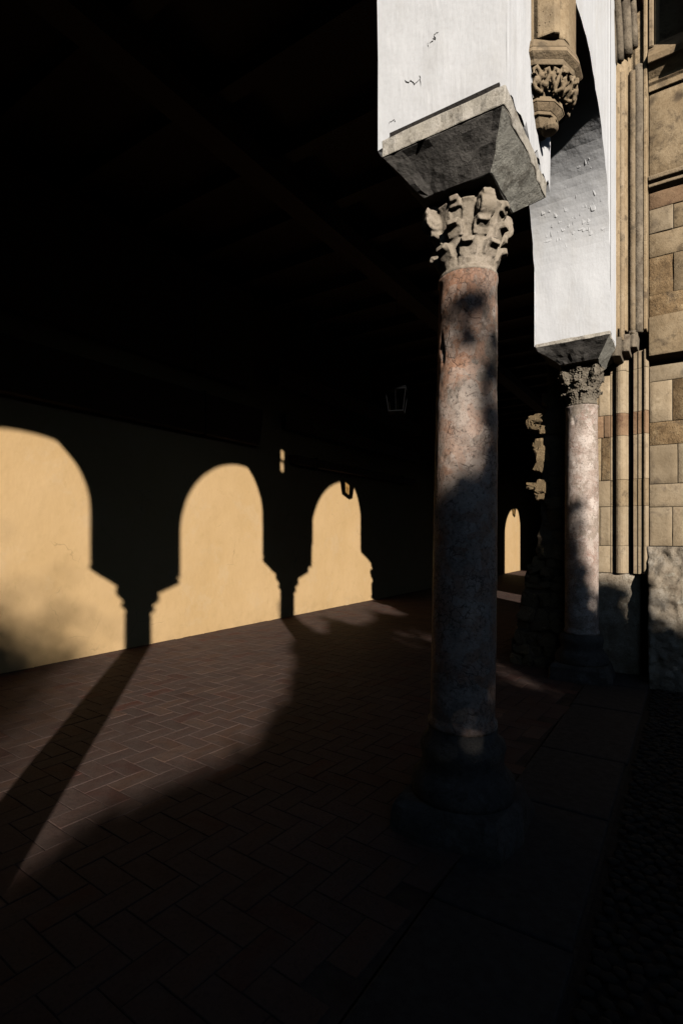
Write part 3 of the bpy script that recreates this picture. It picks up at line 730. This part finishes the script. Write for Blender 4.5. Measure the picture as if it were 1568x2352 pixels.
# undercut leaf carving round the corbel bell
bm = bmesh.new(); rc = random.Random(5)
base_k = [(a, z) for a in range(8) for z in (0, 1)]
pl = P(poly8(.82))
def along(f):
    pts = pl[1:6]; f *= len(pts) - 1; i = min(int(f), len(pts) - 2); t = f - i
    return lerp(pts[i][0], pts[i+1][0], t), lerp(pts[i][1], pts[i+1][1], t)
for k in range(7):
    f0 = (k + .5) / 7; x, y = along(f0); cx_, cy2 = .04, .02
    dx, dy = x - 0.0, y - .03; L = math.hypot(dx, dy); dx, dy = dx/L, dy/L; tx, ty = -dy, dx
    sg = 1 if k % 2 else -1
    def q(s, o, z): return (x + tx*s + dx*o, y + ty*s + dy*o, zz(z))
    add_tube(bm, [q(0,-.03,3.99), q(.004*sg,-.005,4.03), q(.012*sg,.008,4.075), q(.03*sg,.018,4.10), q(.046*sg,.02,4.085), q(.044*sg,.022,4.062)], [.011,.012,.012,.012,.011,.009], 8)
    add_tube(bm, [q(0,-.02,4.0), q(-.02*sg,.0,4.02), q(-.038*sg,.012,4.05), q(-.03*sg,.022,4.075), q(-.012*sg,.024,4.066), q(-.014*sg,.026,4.045)], [.010,.011,.011,.010,.010,.008], 8)
    add_tube(bm, [q(.0,-.02,3.985), q(.03*sg,.004,3.992), q(.046*sg,.012,4.018), q(.034*sg,.02,4.04), q(.02*sg,.02,4.025)], [.009,.011,.011,.010,.008], 8)
for (f0, zc, r) in ((.06,4.045,.04),(.62,4.06,.036),(.8,4.05,.042),(.9,4.075,.042)):
    x, y = along(f0)
    for k in range(5):
        p = Vector((x + rc.uniform(-.02,.03), y + rc.uniform(-.02,.02), zz(zc) + rc.uniform(-.03,.03)))
        bmesh.ops.create_icosphere(bm, subdivisions=2, radius=r*rc.uniform(.35,.6), matrix=Matrix.Translation(p))
o = mkbm('leaf_carving', bm, MOULD, pil, True)
m = o.modifiers.new('weld_stone', 'REMESH'); m.mode = 'VOXEL'; m.voxel_size = .0035; m.use_smooth_shade = True
d = o.modifiers.new('pits', 'DISPLACE'); d.texture = tex_cl; d.strength = .004; d.texture_coords = 'LOCAL'

# ------------------------------------------------------------------ stone portal
portal = thing('stone_portal', 'tall golden sandstone portal of worn ashlar beside the second column', 'portal', (-.4, 7.0, 0))
PX, PY = -.4, 7.0
def part(name, bm, mat, bev=0.008, seg=1, smooth=False):
    for v in bm.verts: v.co -= Vector((PX, PY, 0))
    o = mkbm(name, bm, mat, portal, smooth)
    if bev: bevel(o, bev, seg)
    return o
bm = bmesh.new(); add_box(bm, (-1.40, 7.22, -.1), (1.75, 8.2, 9.0)); add_box(bm, (-1.40, 12.5, -.1), (2.2, 14.0, 9.0)); add_box(bm, (-1.40, 8.201, 5.6), (1.75, 12.499, 9.0)); part('gateway', bm, SAND, 0)
def block(x0, x1, z0, z1, yf, mat, amp=.004, depth=.25, name='stone_block', nx=6, nz=5, chip=0.0):
    """ashlar with its own slightly uneven face looking towards -Y"""
    g = .002; x0 += g; x1 -= g; z0 += g; z1 -= g
    bm = bmesh.new(); rows = []; sd = R.uniform(0, 50); e = .007
    xs = [x0, x0+e] + [lerp(x0+e, x1-e, k/(nx-1)) for k in range(1, nx-1)] + [x1-e, x1]
    zs = [z0, z0+e] + [lerp(z0+e, z1-e, k/(nz-1)) for k in range(1, nz-1)] + [z1-e, z1]
    tilt = R.uniform(-.004, .004)
    for iz, z in enumerate(zs):
        row = []
        for ix, x in enumerate(xs):
            w = fbm((x, z, sd), 4, 3)*amp + tilt
            if chip: w += max(0, fbm((x, z, sd+9), 3.0, 4) - .05)*chip
            if ix in (0, len(xs)-1) or iz in (0, len(zs)-1): w += e*(.5 + .9*abs(fbm((x, z, sd+3), 7, 2)))
            row.append(bm.verts.new((x, yf + w, z)))
        rows.append(row)
    for i in range(len(zs)-1):
        for k in range(len(xs)-1): bm.faces.new((rows[i][k], rows[i][k+1], rows[i+1][k+1], rows[i+1][k]))
    loop = [r for r in rows[0]] + [rows[i][-1] for i in range(1, len(zs))] + rows[-1][-2::-1] + [rows[i][0] for i in range(len(zs)-2, 0, -1)]
    back = [bm.verts.new((v.co.x, yf + depth, v.co.z)) for v in loop]
    n = len(loop)
    for i in range(n): bm.faces.new((loop[i], back[i], back[(i+1)%n], loop[(i+1)%n]))
    return part(name, bm, mat, 0, 1, True)
# courses of the flank facing the arcade: (z0, z1, face Y, joints, materials)
XL, XR = -.405, 1.75
courses = [
 (1.49, 1.93, 7.00, [XL,-.18,.25,.75,1.3,XR], [SANDP, SANDP, SAND, SANDP, SAND], .004, .018),
 (1.93, 2.19, 7.00, [XL,.22,.9,XR], [SANDP, SAND, SANDP], .004, .018),
 (2.19, 2.63, 7.00, [XL,-.13,.4,1.0,XR], [SANDP, SANDP, SAND, SANDP], .004, .018),
 (2.63, 2.89, 7.005, [XL,.3,1.1,XR], [ERODE, SANDR, SAND], .010, .05),
 (2.89, 3.35, 7.00, [XL,-.18,.5,1.2,XR], [SANDP, ERODE, SAND, SANDP], .005, .03),
 (3.35, 3.53, 7.00, [XL,.6,XR], [SANDP, SAND], .006, .02),
 (3.62, 4.06, 6.90, [XL,.45,1.15,XR], [SAND, SAND, SAND], .006, .02),
 (4.06, 4.31, 6.95, [XL,.35,.95,XR], [ERODE, SAND, ERODE], .010, .03),
 (4.31, 4.74, 6.96, [XL,-.17,.5,1.1,XR], [ERODE, SAND, SAND, SAND], .006, .03),
 (4.74, 5.01, 6.96, [XL,.5,XR], [SAND, SAND], .006, .02),
 (5.01, 5.28, 6.96, [XL,-.17,.55,XR], [SANDP, SAND, SAND], .004, 0),
 (5.28, 5.47, 6.96, [XL,.3,XR], [SANDR, SAND], .006, .02),
]
for z0, z1, yf, js, ms, amp, chip in courses:
    for (a, b), m in zip(zip(js, js[1:]), ms): block(a, b, z0, z1, yf, m, amp, 7.215 - yf, chip=chip)
# string courses and the panel above
def moulding(name, prof, x0, x1, mat):
    """prof = [(y, z)...] closed, extruded along X"""
    bm = bmesh.new(); N = 14; rings = []
    for k in range(N + 1):
        x = lerp(x0, x1, k/N); rings.append([bm.verts.new((x, y + fbm((x, y, z), 6, 2)*.004, z + fbm((x, z, y+4), 6, 2)*.004)) for y, z in prof])
    n = len(prof)
    for a, b in zip(rings, rings[1:]):
        for i in range(n): bm.faces.new((a[i], a[(i+1)%n], b[(i+1)%n], b[i]))
    bm.faces.new(rings[0][::-1]); bm.faces.new(rings[-1]); return part(name, bm, mat, .004, 1)
moulding('string_course', [(7.21,5.475),(6.94,5.475),(6.88,5.50),(6.875,5.525),(6.91,5.54),(6.91,5.555),(6.86,5.565),(6.85,5.60),(6.87,5.615),(6.94,5.66),(7.21,5.66)], XL, XR, MOULD)
for (a, b), z0, z1, m in (((XL,.35),5.665,6.6,SAND),((.35,1.1),5.665,6.6,SAND),((1.1,XR),5.665,6.6,SAND)): block(a, b, z0, z1, 6.965, m, .006, .25, chip=.02)
moulding('ledge', [(7.21,6.60),(6.93,6.60),(6.93,6.66),(6.90,6.68),(6.90,6.71),(6.80,6.80),(6.76,6.80),(6.74,6.86),(6.96,7.14),(7.21,7.16)], XL, XR, SAND)
# recessed panel with moulded frame above the ledge
bm = bmesh.new(); add_box(bm, (XL, 7.10, 7.16), (XR, 7.22, 8.9)); part('recessed_panel', bm, SAND, .004)
bm = bmesh.new(); add_box(bm, (XL, 6.86, 7.05), (XL+.05, 7.099, 8.9)); add_box(bm, (XL+.055, 6.93, 7.10), (XL+.10, 7.099, 8.9)); part('panel_frame', bm, MOULD, .01)
bm = bmesh.new(); add_box(bm, (.10, 6.50, 6.87), (.55, 7.098, 9.0)); part('shade_buttress', bm, SAND, .01)  # added out of view to throw shade on the recessed panel

# moulded jamb between the pier and the flank: courses of colonnettes, hollows and fillets
def jamb_poly():
    pts = [(-.80,7.21),(-.80,7.02),(-.757,7.02),(-.75,7.045),(-.745,7.06)]
    cx_, cy_, r = -.692, 7.02, .062
    for k in range(9):
        a = PI*1.02 + (PI*.98)*k/8; pts.append((cx_ + r*math.cos(a), cy_ + r*math.sin(a)))
    pts += [(-.615,7.04),(-.60,7.04),(-.588,7.10),(-.565,7.105),(-.560,6.985),(-.515,6.98),(-.510,6.968),(-.462,6.965),(-.452,6.94),(-.436,6.935),(-.43,6.95),(-.408,6.985),(-.408,7.21)]
    return pts
JP = jamb_poly()
jz = [1.17, 1.49, 1.95, 2.26, 2.77, 3.03, 3.52, 3.72]
jm = [SANDP, SANDP, SAND, SANDP, SANDR, SANDP, SANDP]
for (a, b), m in zip(zip(jz, jz[1:]), jm):
    bm = bmesh.new(); add_prism(bm, JP, a + .002, b - .002)
    for v in bm.verts: v.co.x += fbm((v.co.x, a, 2.0), 3, 2)*.003
    part('moulded_jamb', bm, m, .004, 1)
# plain facing stones between column and jamb
for x0, x1, z0, z1, m, chip in ((-1.3,-.875,2.77,3.03,SANDR,.0),(-.875,-.803,2.77,3.03,SANDR,0),(-1.3,-.93,3.03,3.5,SAND,0),(-.93,-.803,3.03,3.5,SANDP,0),
                          (-1.3,-.90,2.26,2.77,SAND,0),(-.90,-.803,2.26,2.77,ERODE,.04),(-1.3,-.803,1.95,2.26,SANDP,.02),(-1.3,-.92,1.49,1.95,SAND,0),(-.92,-.803,1.49,1.95,SANDP,.02),(-1.3,-.803,1.17,1.49,SANDP,0)):
    block(x0, x1, z0, z1, 7.02, m, .004, .195, chip=chip)
# plinths
def rough_block(name, x0, x1, z0, z1, yf, mat, amp, nx=24, nz=24, depth=.3, taper=0.0, batter=0.0):
    bm = bmesh.new(); rows = []; sd = R.uniform(0, 60)
    for i in range(nz + 1):
        z = lerp(z0, z1, i/nz); row = []
        for k in range(nx + 1):
            fx = k/nx; x = lerp(x0 - taper*(1 - i/nz) + fbm((z, sd, 1), 6, 3)*.02*(1-fx), x1, fx)
            w = fbm((x, z, sd), 2.5, 4)*amp - abs(fbm((x, z, sd+7), 8, 4))*amp*.8 - max(0, fbm((x, z, sd+2), 4, 3) - .15)*amp*.9
            if k in (0, nx) or i in (0, nz): w += .02
            row.append(bm.verts.new((x, yf + w - batter*(1 - i/nz), z)))
        rows.append(row)
    for i in range(nz):
        for k in range(nx): bm.faces.new((rows[i][k], rows[i][k+1], rows[i+1][k+1], rows[i+1][k]))
    loop = rows[0][:] + [rows[i][-1] for i in range(1, nz+1)] + rows[-1][-2::-1] + [rows[i][0] for i in range(nz-1, 0, -1)]
    back = [bm.verts.new((v.co.x, yf + depth, v.co.z)) for v in loop]; n = len(loop)
    for i in range(n): bm.faces.new((loop[i], back[i], back[(i+1)%n], loop[(i+1)%n]))
    return part(name, bm, mat, 0, 1, True)
rough_block('plinth', -.42, 1.75, -.05, 1.485, 6.95, PLINTH, .06, 110, 84, .26, -.03, .34)
rough_block('plinth', -1.28, -.50, -.05, 1.165, 7.01, PLINTH, .03, 20, 30, .2)

# arch moulding that springs from the jamb and curves out over the arcade
def sweep(name, offs, r, mat, zb, z0=3.75, lean=.16, flat=1.0):
    bm = bmesh.new(); x, y = offs
    pts = []
    for k in range(30):
        z = lerp(z0, 8.6, k/29); q = max(0, z - zb); pts.append((x - lean*q*q*.35, y - .02*q*q, z + fbm((x, 1, z), 4, 2)*.0))
    add_tube(bm, pts, r, 12); return part(name, bm, mat, 0, 1, True)
# shafts between impost and the arch springing
for x, y, r, m, za, zb in ((-.725,6.62,.040,MOULD,3.80,6.75),(-.655,6.69,.034,MOULD,3.78,6.75),(-.555,6.80,.036,MOULD,3.86,6.80),(-.497,6.82,.048,GREYM,3.88,6.85)):
    bm = bmesh.new(); N = 26; add_tube(bm, [(x + fbm((x, k, 0), .8, 2)*.003, y, lerp(za, zb, k/N)) for k in range(N+1)], [r*(1+fbm((x, k*.7, 3), 1, 2)*.05) for k in range(N+1)], 14)
    part('colonnette', bm, m, 0, 1, True)
bm = bmesh.new(); add_prism(bm, [(-.70,6.99),(-.70,6.60),(-.665,6.66),(-.61,6.74),(-.585,6.86),(-.56,6.86),(-.53,6.84),(-.46,6.84),(-.448,6.80),(-.415,6.80),(-.408,6.99)], 3.90, 8.8)
part('moulded_jamb', bm, SAND, .006, 1)
for x, y, z0, z1, a in ((-.70,6.66,3.60,3.80,.06),(-.62,6.74,3.66,3.84,.055),(-.545,6.83,3.72,3.9,.05)):
    bm = bmesh.new(); add_prism(bm, [(x-a*.8,y+.3),(x-a*.8,y-a*.55),(x-a*.1,y-a*.75),(x+a*.7,y-a*.35),(x+a*.75,y+.3)], z0, z1, 1.25); part('springer_stone', bm, GREYM, .01, 2)
for x, y, r, zb in ((-.735,6.585,.052,6.80),(-.665,6.64,.042,6.86),(-.60,6.72,.054,6.95),(-.535,6.78,.038,7.05)):
    bm = bmesh.new(); pts = []
    for k in range(22):
        q = k/21*2.4; pts.append((x - .06*q*q, y - .20*q - .14*q*q, zb + .25*0 + q))
    add_tube(bm, pts, r, 12); part('arch_moulding', bm, GREYM, 0, 1, True)

# ------------------------------------------------------------------ broken rubble wall behind the second column
rub = thing('rubble_wall', 'ragged broken rubble stub of wall left of the second column', 'wall', (-1.5, 7.1, 0))
def rub_left(z):     # inner edge of the stub, from the ground up
    pts = [(0,-1.93),(.35,-1.86),(.8,-1.80),(1.15,-1.72),(1.4,-1.60),(1.95,-1.54),(2.05,-1.60),(2.2,-1.62),(2.28,-1.52),(2.36,-1.52),(2.42,-1.55),(2.75,-1.55),(2.85,-1.52),(2.90,-1.58),(3.03,-1.60),(3.10,-1.50),(3.5,-1.48),(4.2,-1.46),(6.2,-1.46)]
    for (a, b) in zip(pts, pts[1:]):
        if z <= b[0]: return lerp(a[1], b[1], (z-a[0])/(b[0]-a[0]))
    return -1.46
bm = bmesh.new(); NX, NZ = 26, 130; rows = []
for i in range(NZ + 1):
    z = lerp(-.05, 6.1, i/NZ); xl = rub_left(z) + fbm((z, 0, 4), 5, 4)*.045; row = []
    prof = [(xl+.03, 9.0), (xl, 7.35), (xl, 6.95)] + [(lerp(xl, -1.05, k/NX), 6.86) for k in range(NX + 1)]
    for k, (x, y) in enumerate(prof):
        w = fbm((x, y, z), 5, 4)*.06; row.append(bm.verts.new((x + (fbm((x, y, z+9), 7, 3)*.03 if k < 5 else 0) + 1.5, y + w - 7.1, z)))
    rows.append(row)
for a, b in zip(rows, rows[1:]):
    for k in range(len(a) - 1): bm.faces.new((a[k], a[k+1], b[k+1], b[k]))
mkbm('rubble_core', bm, RUBD, rub, True)
def stone_mesh(seed):
    bm = bmesh.new(); bmesh.ops.create_icosphere(bm, subdivisions=3, radius=1.0)
    for v in bm.verts:
        n = v.co.normalized(); d = 1 + fbm(n + Vector((seed*7,0,0)), 1.2, 3)*.45 + fbm(n + Vector((seed*3,2,0)), 3.5, 4)*.30
        v.co = Vector((max(-.78, min(.78, n.x*d)), max(-.75, min(.75, n.y*d)), max(-.8, min(.8, n.z*d))))
    m = bpy.data.meshes.new('stone'); bm.to_mesh(m); bm.free(); m.materials.append(RUB)
    return m
SM = [stone_mesh(i) for i in range(6)]
rs = random.Random(3)
def lay(x, y, z, w, d, h): inst('stone', SM[rs.randrange(6)], rub, (x + 1.5, y - 7.1, z), (rs.uniform(-.3,.3), rs.uniform(-.3,.3), rs.uniform(-.4,.4)), (w*.66, d, h*.62))
z = .05
while z < 3.6:
    proud = z < 1.5
    x = rub_left(z) + rs.uniform(0, .03) if proud else max(rub_left(z), -1.48); h = rs.uniform(.09, .19)
    while x < -1.12:
        w = rs.uniform(.10, .22)
        lay(x + w*.45, rs.uniform(6.83, 6.90) if proud else rs.uniform(6.88, 6.95), z, w, rs.uniform(.08,.12), h)
        x += w*rs.uniform(.95, 1.2)
    z += h*1.0
# stones of the broken edge that stick out far enough to catch the sun
for x, y, z, w, h in ((-1.60,6.86,3.04,.15,.10),(-1.655,6.87,2.99,.09,.12),(-1.60,6.85,2.93,.09,.08),(-1.53,6.84,2.90,.08,.09),(-1.565,6.85,2.72,.10,.16),(-1.545,6.84,2.60,.13,.18),(-1.555,6.84,2.46,.09,.14),
                      (-1.54,6.83,2.20,.13,.16),(-1.63,6.86,2.22,.16,.08),(-1.55,6.84,2.09,.10,.10),(-1.50,6.88,3.28,.07,.12),(-1.55,6.86,1.42,.09,.1),(-1.63,6.87,1.2,.1,.12)):
    lay(x, y, z, w*1.15, .09, h*1.1)

# ------------------------------------------------------------------ lanterns
def lantern_parts():
    W0, W1, H = .12, .17, .36; parts = []
    bm = bmesh.new()
    for sx in (-1, 1):
        for sy in (-1, 1): add_tube(bm, [(sx*W0, sy*W0, 0), (sx*W1, sy*W1, H)], .008, 6)
    for W, z, r in ((W0, 0, .012), (W1, H, .014)):
        c = [(-W,-W,z),(W,-W,z),(W,W,z),(-W,W,z)]
        for i in range(4): add_tube(bm, [c[i], c[(i+1)%4]], r, 6)
    for sx in (-1, 1):
        add_tube(bm, [(sx*W0*.0, sx*W0, 0), (0, sx*W1, H)], .004, 6)
    parts.append(('frame', bm, IRON))
    bm = bmesh.new()
    add_prism(bm, [(-W1-.02,-W1-.02),(W1+.02,-W1-.02),(W1+.02,W1+.02),(-W1-.02,W1+.02)], H+.016, H+.16, .25)
    add_lathe(bm, [(.03,H+.16),(.05,H+.19),(.02,H+.22),(.012,H+.26)], 12)
    parts.append(('hood', bm, IRON))
    bm = bmesh.new(); add_box(bm, (-W0+.01,-W0+.01,-.006), (W0-.01,W0-.01,.004)); add_lathe(bm, [(.012,-.05),(.03,-.03),(.02,-.007)], 10); parts.append(('tray', bm, IRON))
    for i in range(4):
        bm = bmesh.new(); v = [bm.verts.new(p) for p in ((-W0+.01,-W0,.012),(W0-.01,-W0,.012),(W1-.01,-W1,H-.012),(-W1+.01,-W1,H-.012))]; bm.faces.new(v)
        bmesh.ops.rotate(bm, verts=bm.verts[:], matrix=Matrix.Rotation(i*PI/2, 3, 'Z')); parts.append(('pane', bm, GLASS))
    bm = bmesh.new(); add_lathe(bm, [(.016,.004),(.016,.10),(.012,.12),(.028,.16),(.024,.20),(.008,.22)], 14); parts.append(('lamp_bulb', bm, GLASS))
    bm = bmesh.new(); add_tube(bm, [(0,0,H+.25),(0,0,2.05)], .006, 6); parts.append(('rod', bm, IRON))
    return parts
def lantern(label, loc, rz):
    t = thing('hanging_lantern', label, 'lantern', loc, 'lanterns hanging in the gallery'); t.rotation_euler.z = rz
    for n, bm, m in lantern_parts(): mkbm(n, bm, m, t)
    return t
lantern('dark glazed lantern hanging in the gallery left of the near column', (-4.19, 8.12, 3.71), .35)
lantern('dark glazed lantern hanging far down the gallery beyond the stone portal', (-4.19, 22.1, 3.71), .35)

# ------------------------------------------------------------------ patio trees cast the low shade; unseen blocks added round them cut sun and sky
TOP = [(-9,2.3),(-6,2.2),(-4.6,2.0),(-3.2,1.4),(-2.6,1.0),(-2.35,1.0),(-2,1.05),(-1.2,1.15),(-.75,1.22),(-.4,1.22),(.3,1.2),(.7,1.27),(1.05,1.45),(1.32,1.62),(1.52,1.85),
       (1.68,2.2),(2.0,2.38),(2.4,2.25),(2.7,2.25),(3.0,2.6),(3.3,2.3),(3.6,2.2),(4.2,2.3),(4.6,2.5),(4.95,2.15),(5.2,2.2),(5.30,1.9),(5.38,1.15),(5.5,1.0),(5.75,1.05),(5.95,1.35),(6.12,1.45),(6.26,1.3),(6.34,.75),(6.8,.60),(8,.75),(10,.85),(12,.8)]
def vtop(u):
    for a, b in zip(TOP, TOP[1:]):
        if u <= b[0]: return lerp(a[1], b[1], (u-a[0])/(b[0]-a[0]))
    return .8
def tree(label, u0, u1, X, n, seed, extra=()):
    """orange tree whose crown is a mass of leafy clumps; its top follows the ragged line of the row"""
    rr = random.Random(seed); um = (u0+u1)/2; Y = um - K*X
    t = thing('orange_tree', label, 'tree', (X, Y, ZP), 'orange trees in the patio')
    vs = []; fs = []; heads = []
    def leafq(p, leaf=.06):
        q = Euler((rr.uniform(0,6.3), rr.uniform(0,6.3), rr.uniform(0,6.3))).to_matrix(); b = len(vs); s = leaf*rr.uniform(.7,1.3)
        for x, y in ((-1,0),(0,-.42),(1,0),(0,.42)): vs.append(Vector(p) + q @ Vector((x*s, y*s, 0)))
        fs.append((b, b+1, b+2, b+3))
    m = max(24, int(n/130))
    for k in range(m):
        u = rr.uniform(u0-.12, u1+.12); top = vtop(u); edge = rr.random() < .45
        r = rr.uniform(.10, .17) if edge else rr.uniform(.2, .3)
        v = top - r*.95 if edge else top - r - rr.random()**1.2*max(.5, min(2.2, top + .7))
        dx = rr.uniform(-.8, .8)
        x = X + dx; c = Vector((x - X, u - K*x - Y, v + EL*x - ZP)); heads.append(c)
        for j in range(130): leafq(c + Vector((rr.gauss(0,.45), rr.gauss(0,.45), rr.gauss(0,.45)))*r)
    for (eu, ev, er, en) in extra:      # long shoots that stand clear of the crown
        c = Vector((0, eu - um, ev + EL*X - ZP))
        for k in range(en): leafq(c + Vector((rr.gauss(0,.5), rr.gauss(0,.5), rr.gauss(0,.5)))*er, .045)
    mk('crown', vs, fs, LEAF, t)
    bm = bmesh.new(); zt = min(h.z for h in heads) + .6
    add_tube(bm, [(0,0,-.1),(.03,.02,zt*.3),(-.02,.04,zt*.7),(0,0,zt)], [.15,.11,.1,.07], 10)
    for k in range(9):
        h = heads[rr.randrange(len(heads))]; add_tube(bm, [(0,0,zt*.9), tuple(Vector((0,0,zt)).lerp(h, .5) + Vector((0,0,.1))), tuple(h)], [.05,.035,.012], 6)
    mkbm('trunk', bm, BARK, t, True)
    return t
tree('broad orange tree in the patio shading the near column', 2.7, 5.15, 8.0, 17000, 1, ((2.84,2.75,.10,50),(4.5,2.55,.2,60),(5.36,2.42,.10,90),(5.36,2.2,.09,70)))
tree('orange tree in the patio standing close beside the broad one', 1.0, 2.95, 7.6, 26000, 2, ((1.84,3.30,.105,200),(1.80,3.12,.07,60),(2.0,2.9,.09,140),(2.03,2.65,.12,180),(2.07,2.45,.13,180),(2.05,3.06,.07,70),(1.75,2.28,.13,220),(1.6,2.2,.12,150)))
tree('low orange tree in the patio behind the camera', -.9, 1.3, 7.8, 30000, 3)
tree('low orange tree in the patio next to the tallest one', -2.6, -.8, 8.4, 18000, 4)
tree('orange tree in the patio opposite the second column', 5.0, 6.22, 8.4, 18000, 5, ((5.42,1.68,.10,130),(5.46,1.45,.11,150),(5.50,1.2,.09,80),(5.35,1.4,.1,90)))
tree('orange tree in the patio opposite the portal', 6.5, 8.3, 8.0, 10000, 6)
tree('orange tree at the far end of the patio row', 8.3, 12, 8.4, 12000, 7)
def tall_tree(label, u, v, ru, X, n, seed):
    """tall loose-leaved tree far across the patio, its crown thinning gradually outwards"""
    rr = random.Random(seed); Y = u - K*X; zc = v + EL*X - ZP
    t = thing('tall_tree', label, 'tree', (X, Y, ZP)); vs = []; fs = []
    for k in range(n):
        p = Vector((rr.gauss(0,.7)*ru, rr.gauss(0,.62)*ru, zc + rr.gauss(0,.62)*ru - (ru*rr.random()*2 if rr.random() < .5 else 0)))
        q = Euler((rr.uniform(0,6.3), rr.uniform(0,6.3), rr.uniform(0,6.3))).to_matrix(); b = len(vs); s_l = rr.uniform(.06, .12)
        for x, y in ((-1,0),(0,-.42),(1,0),(0,.42)): vs.append(p + q @ Vector((x*s_l, y*s_l, 0)))
        fs.append((b, b+1, b+2, b+3))
    mk('crown', vs, fs, LEAF, t); bm = bmesh.new()
    add_tube(bm, [(0,0,-.1),(.05,0,zc*.5),(0,.05,zc)], [.3,.22,.08], 10)
    for k in range(10):
        a = k*2.4; z0 = zc - ru*rr.uniform(.2,1.6); add_tube(bm, [(0,0,z0),(math.cos(a)*ru*.4, math.sin(a)*ru*.4, z0+ru*.35),(math.cos(a)*ru*.9, math.sin(a)*ru*.9, z0+ru*.7)], [.07,.04,.012], 6)
    mkbm('trunk', bm, BARK, t, True)
tall_tree('tall loose leaved tree standing across the patio behind the camera', -4.75, 2.75, 1.02, 17.5, 42000, 8)
tree('orange tree at the near end of the patio row', -6.5, -2.6, 9.5, 14000, 9)
bm = bmesh.new(); add_box(bm, (20, -60, -.1), (26, -13.9, 9.8)); add_box(bm, (20, -13.899, -.1), (26, 8, 9.5))
tag(mkbm('patio_range', bm, HOUSE), 'long unseen stone range across the patio, raised to block the low sun', 'building')  # stepped heights chosen to stop low sun leaking under the crowns
bm = bmesh.new(); add_box(bm, (12.5, 8.6, -.1), (30, 44, 38)); add_box(bm, (15, 14, 38.001), (27, 30, 46))
tag(mkbm('sky_block_tower', bm, HOUSE), 'unseen stone tower block added across the patio to block the sky', 'tower')  # added out of view to cut sky light on the arcade
bm = bmesh.new(); add_box(bm, (-40, -30, -.1), (3.4, -10.5, 32)); add_box(bm, (-40, -31, 32.001), (3.6, -10.2, 32.6))
tag(mkbm('sky_blocker', bm, HOUSE), 'unseen tall stone block added behind the camera to block the sky', 'building')  # unseen mass added to shut off the sky behind the camera
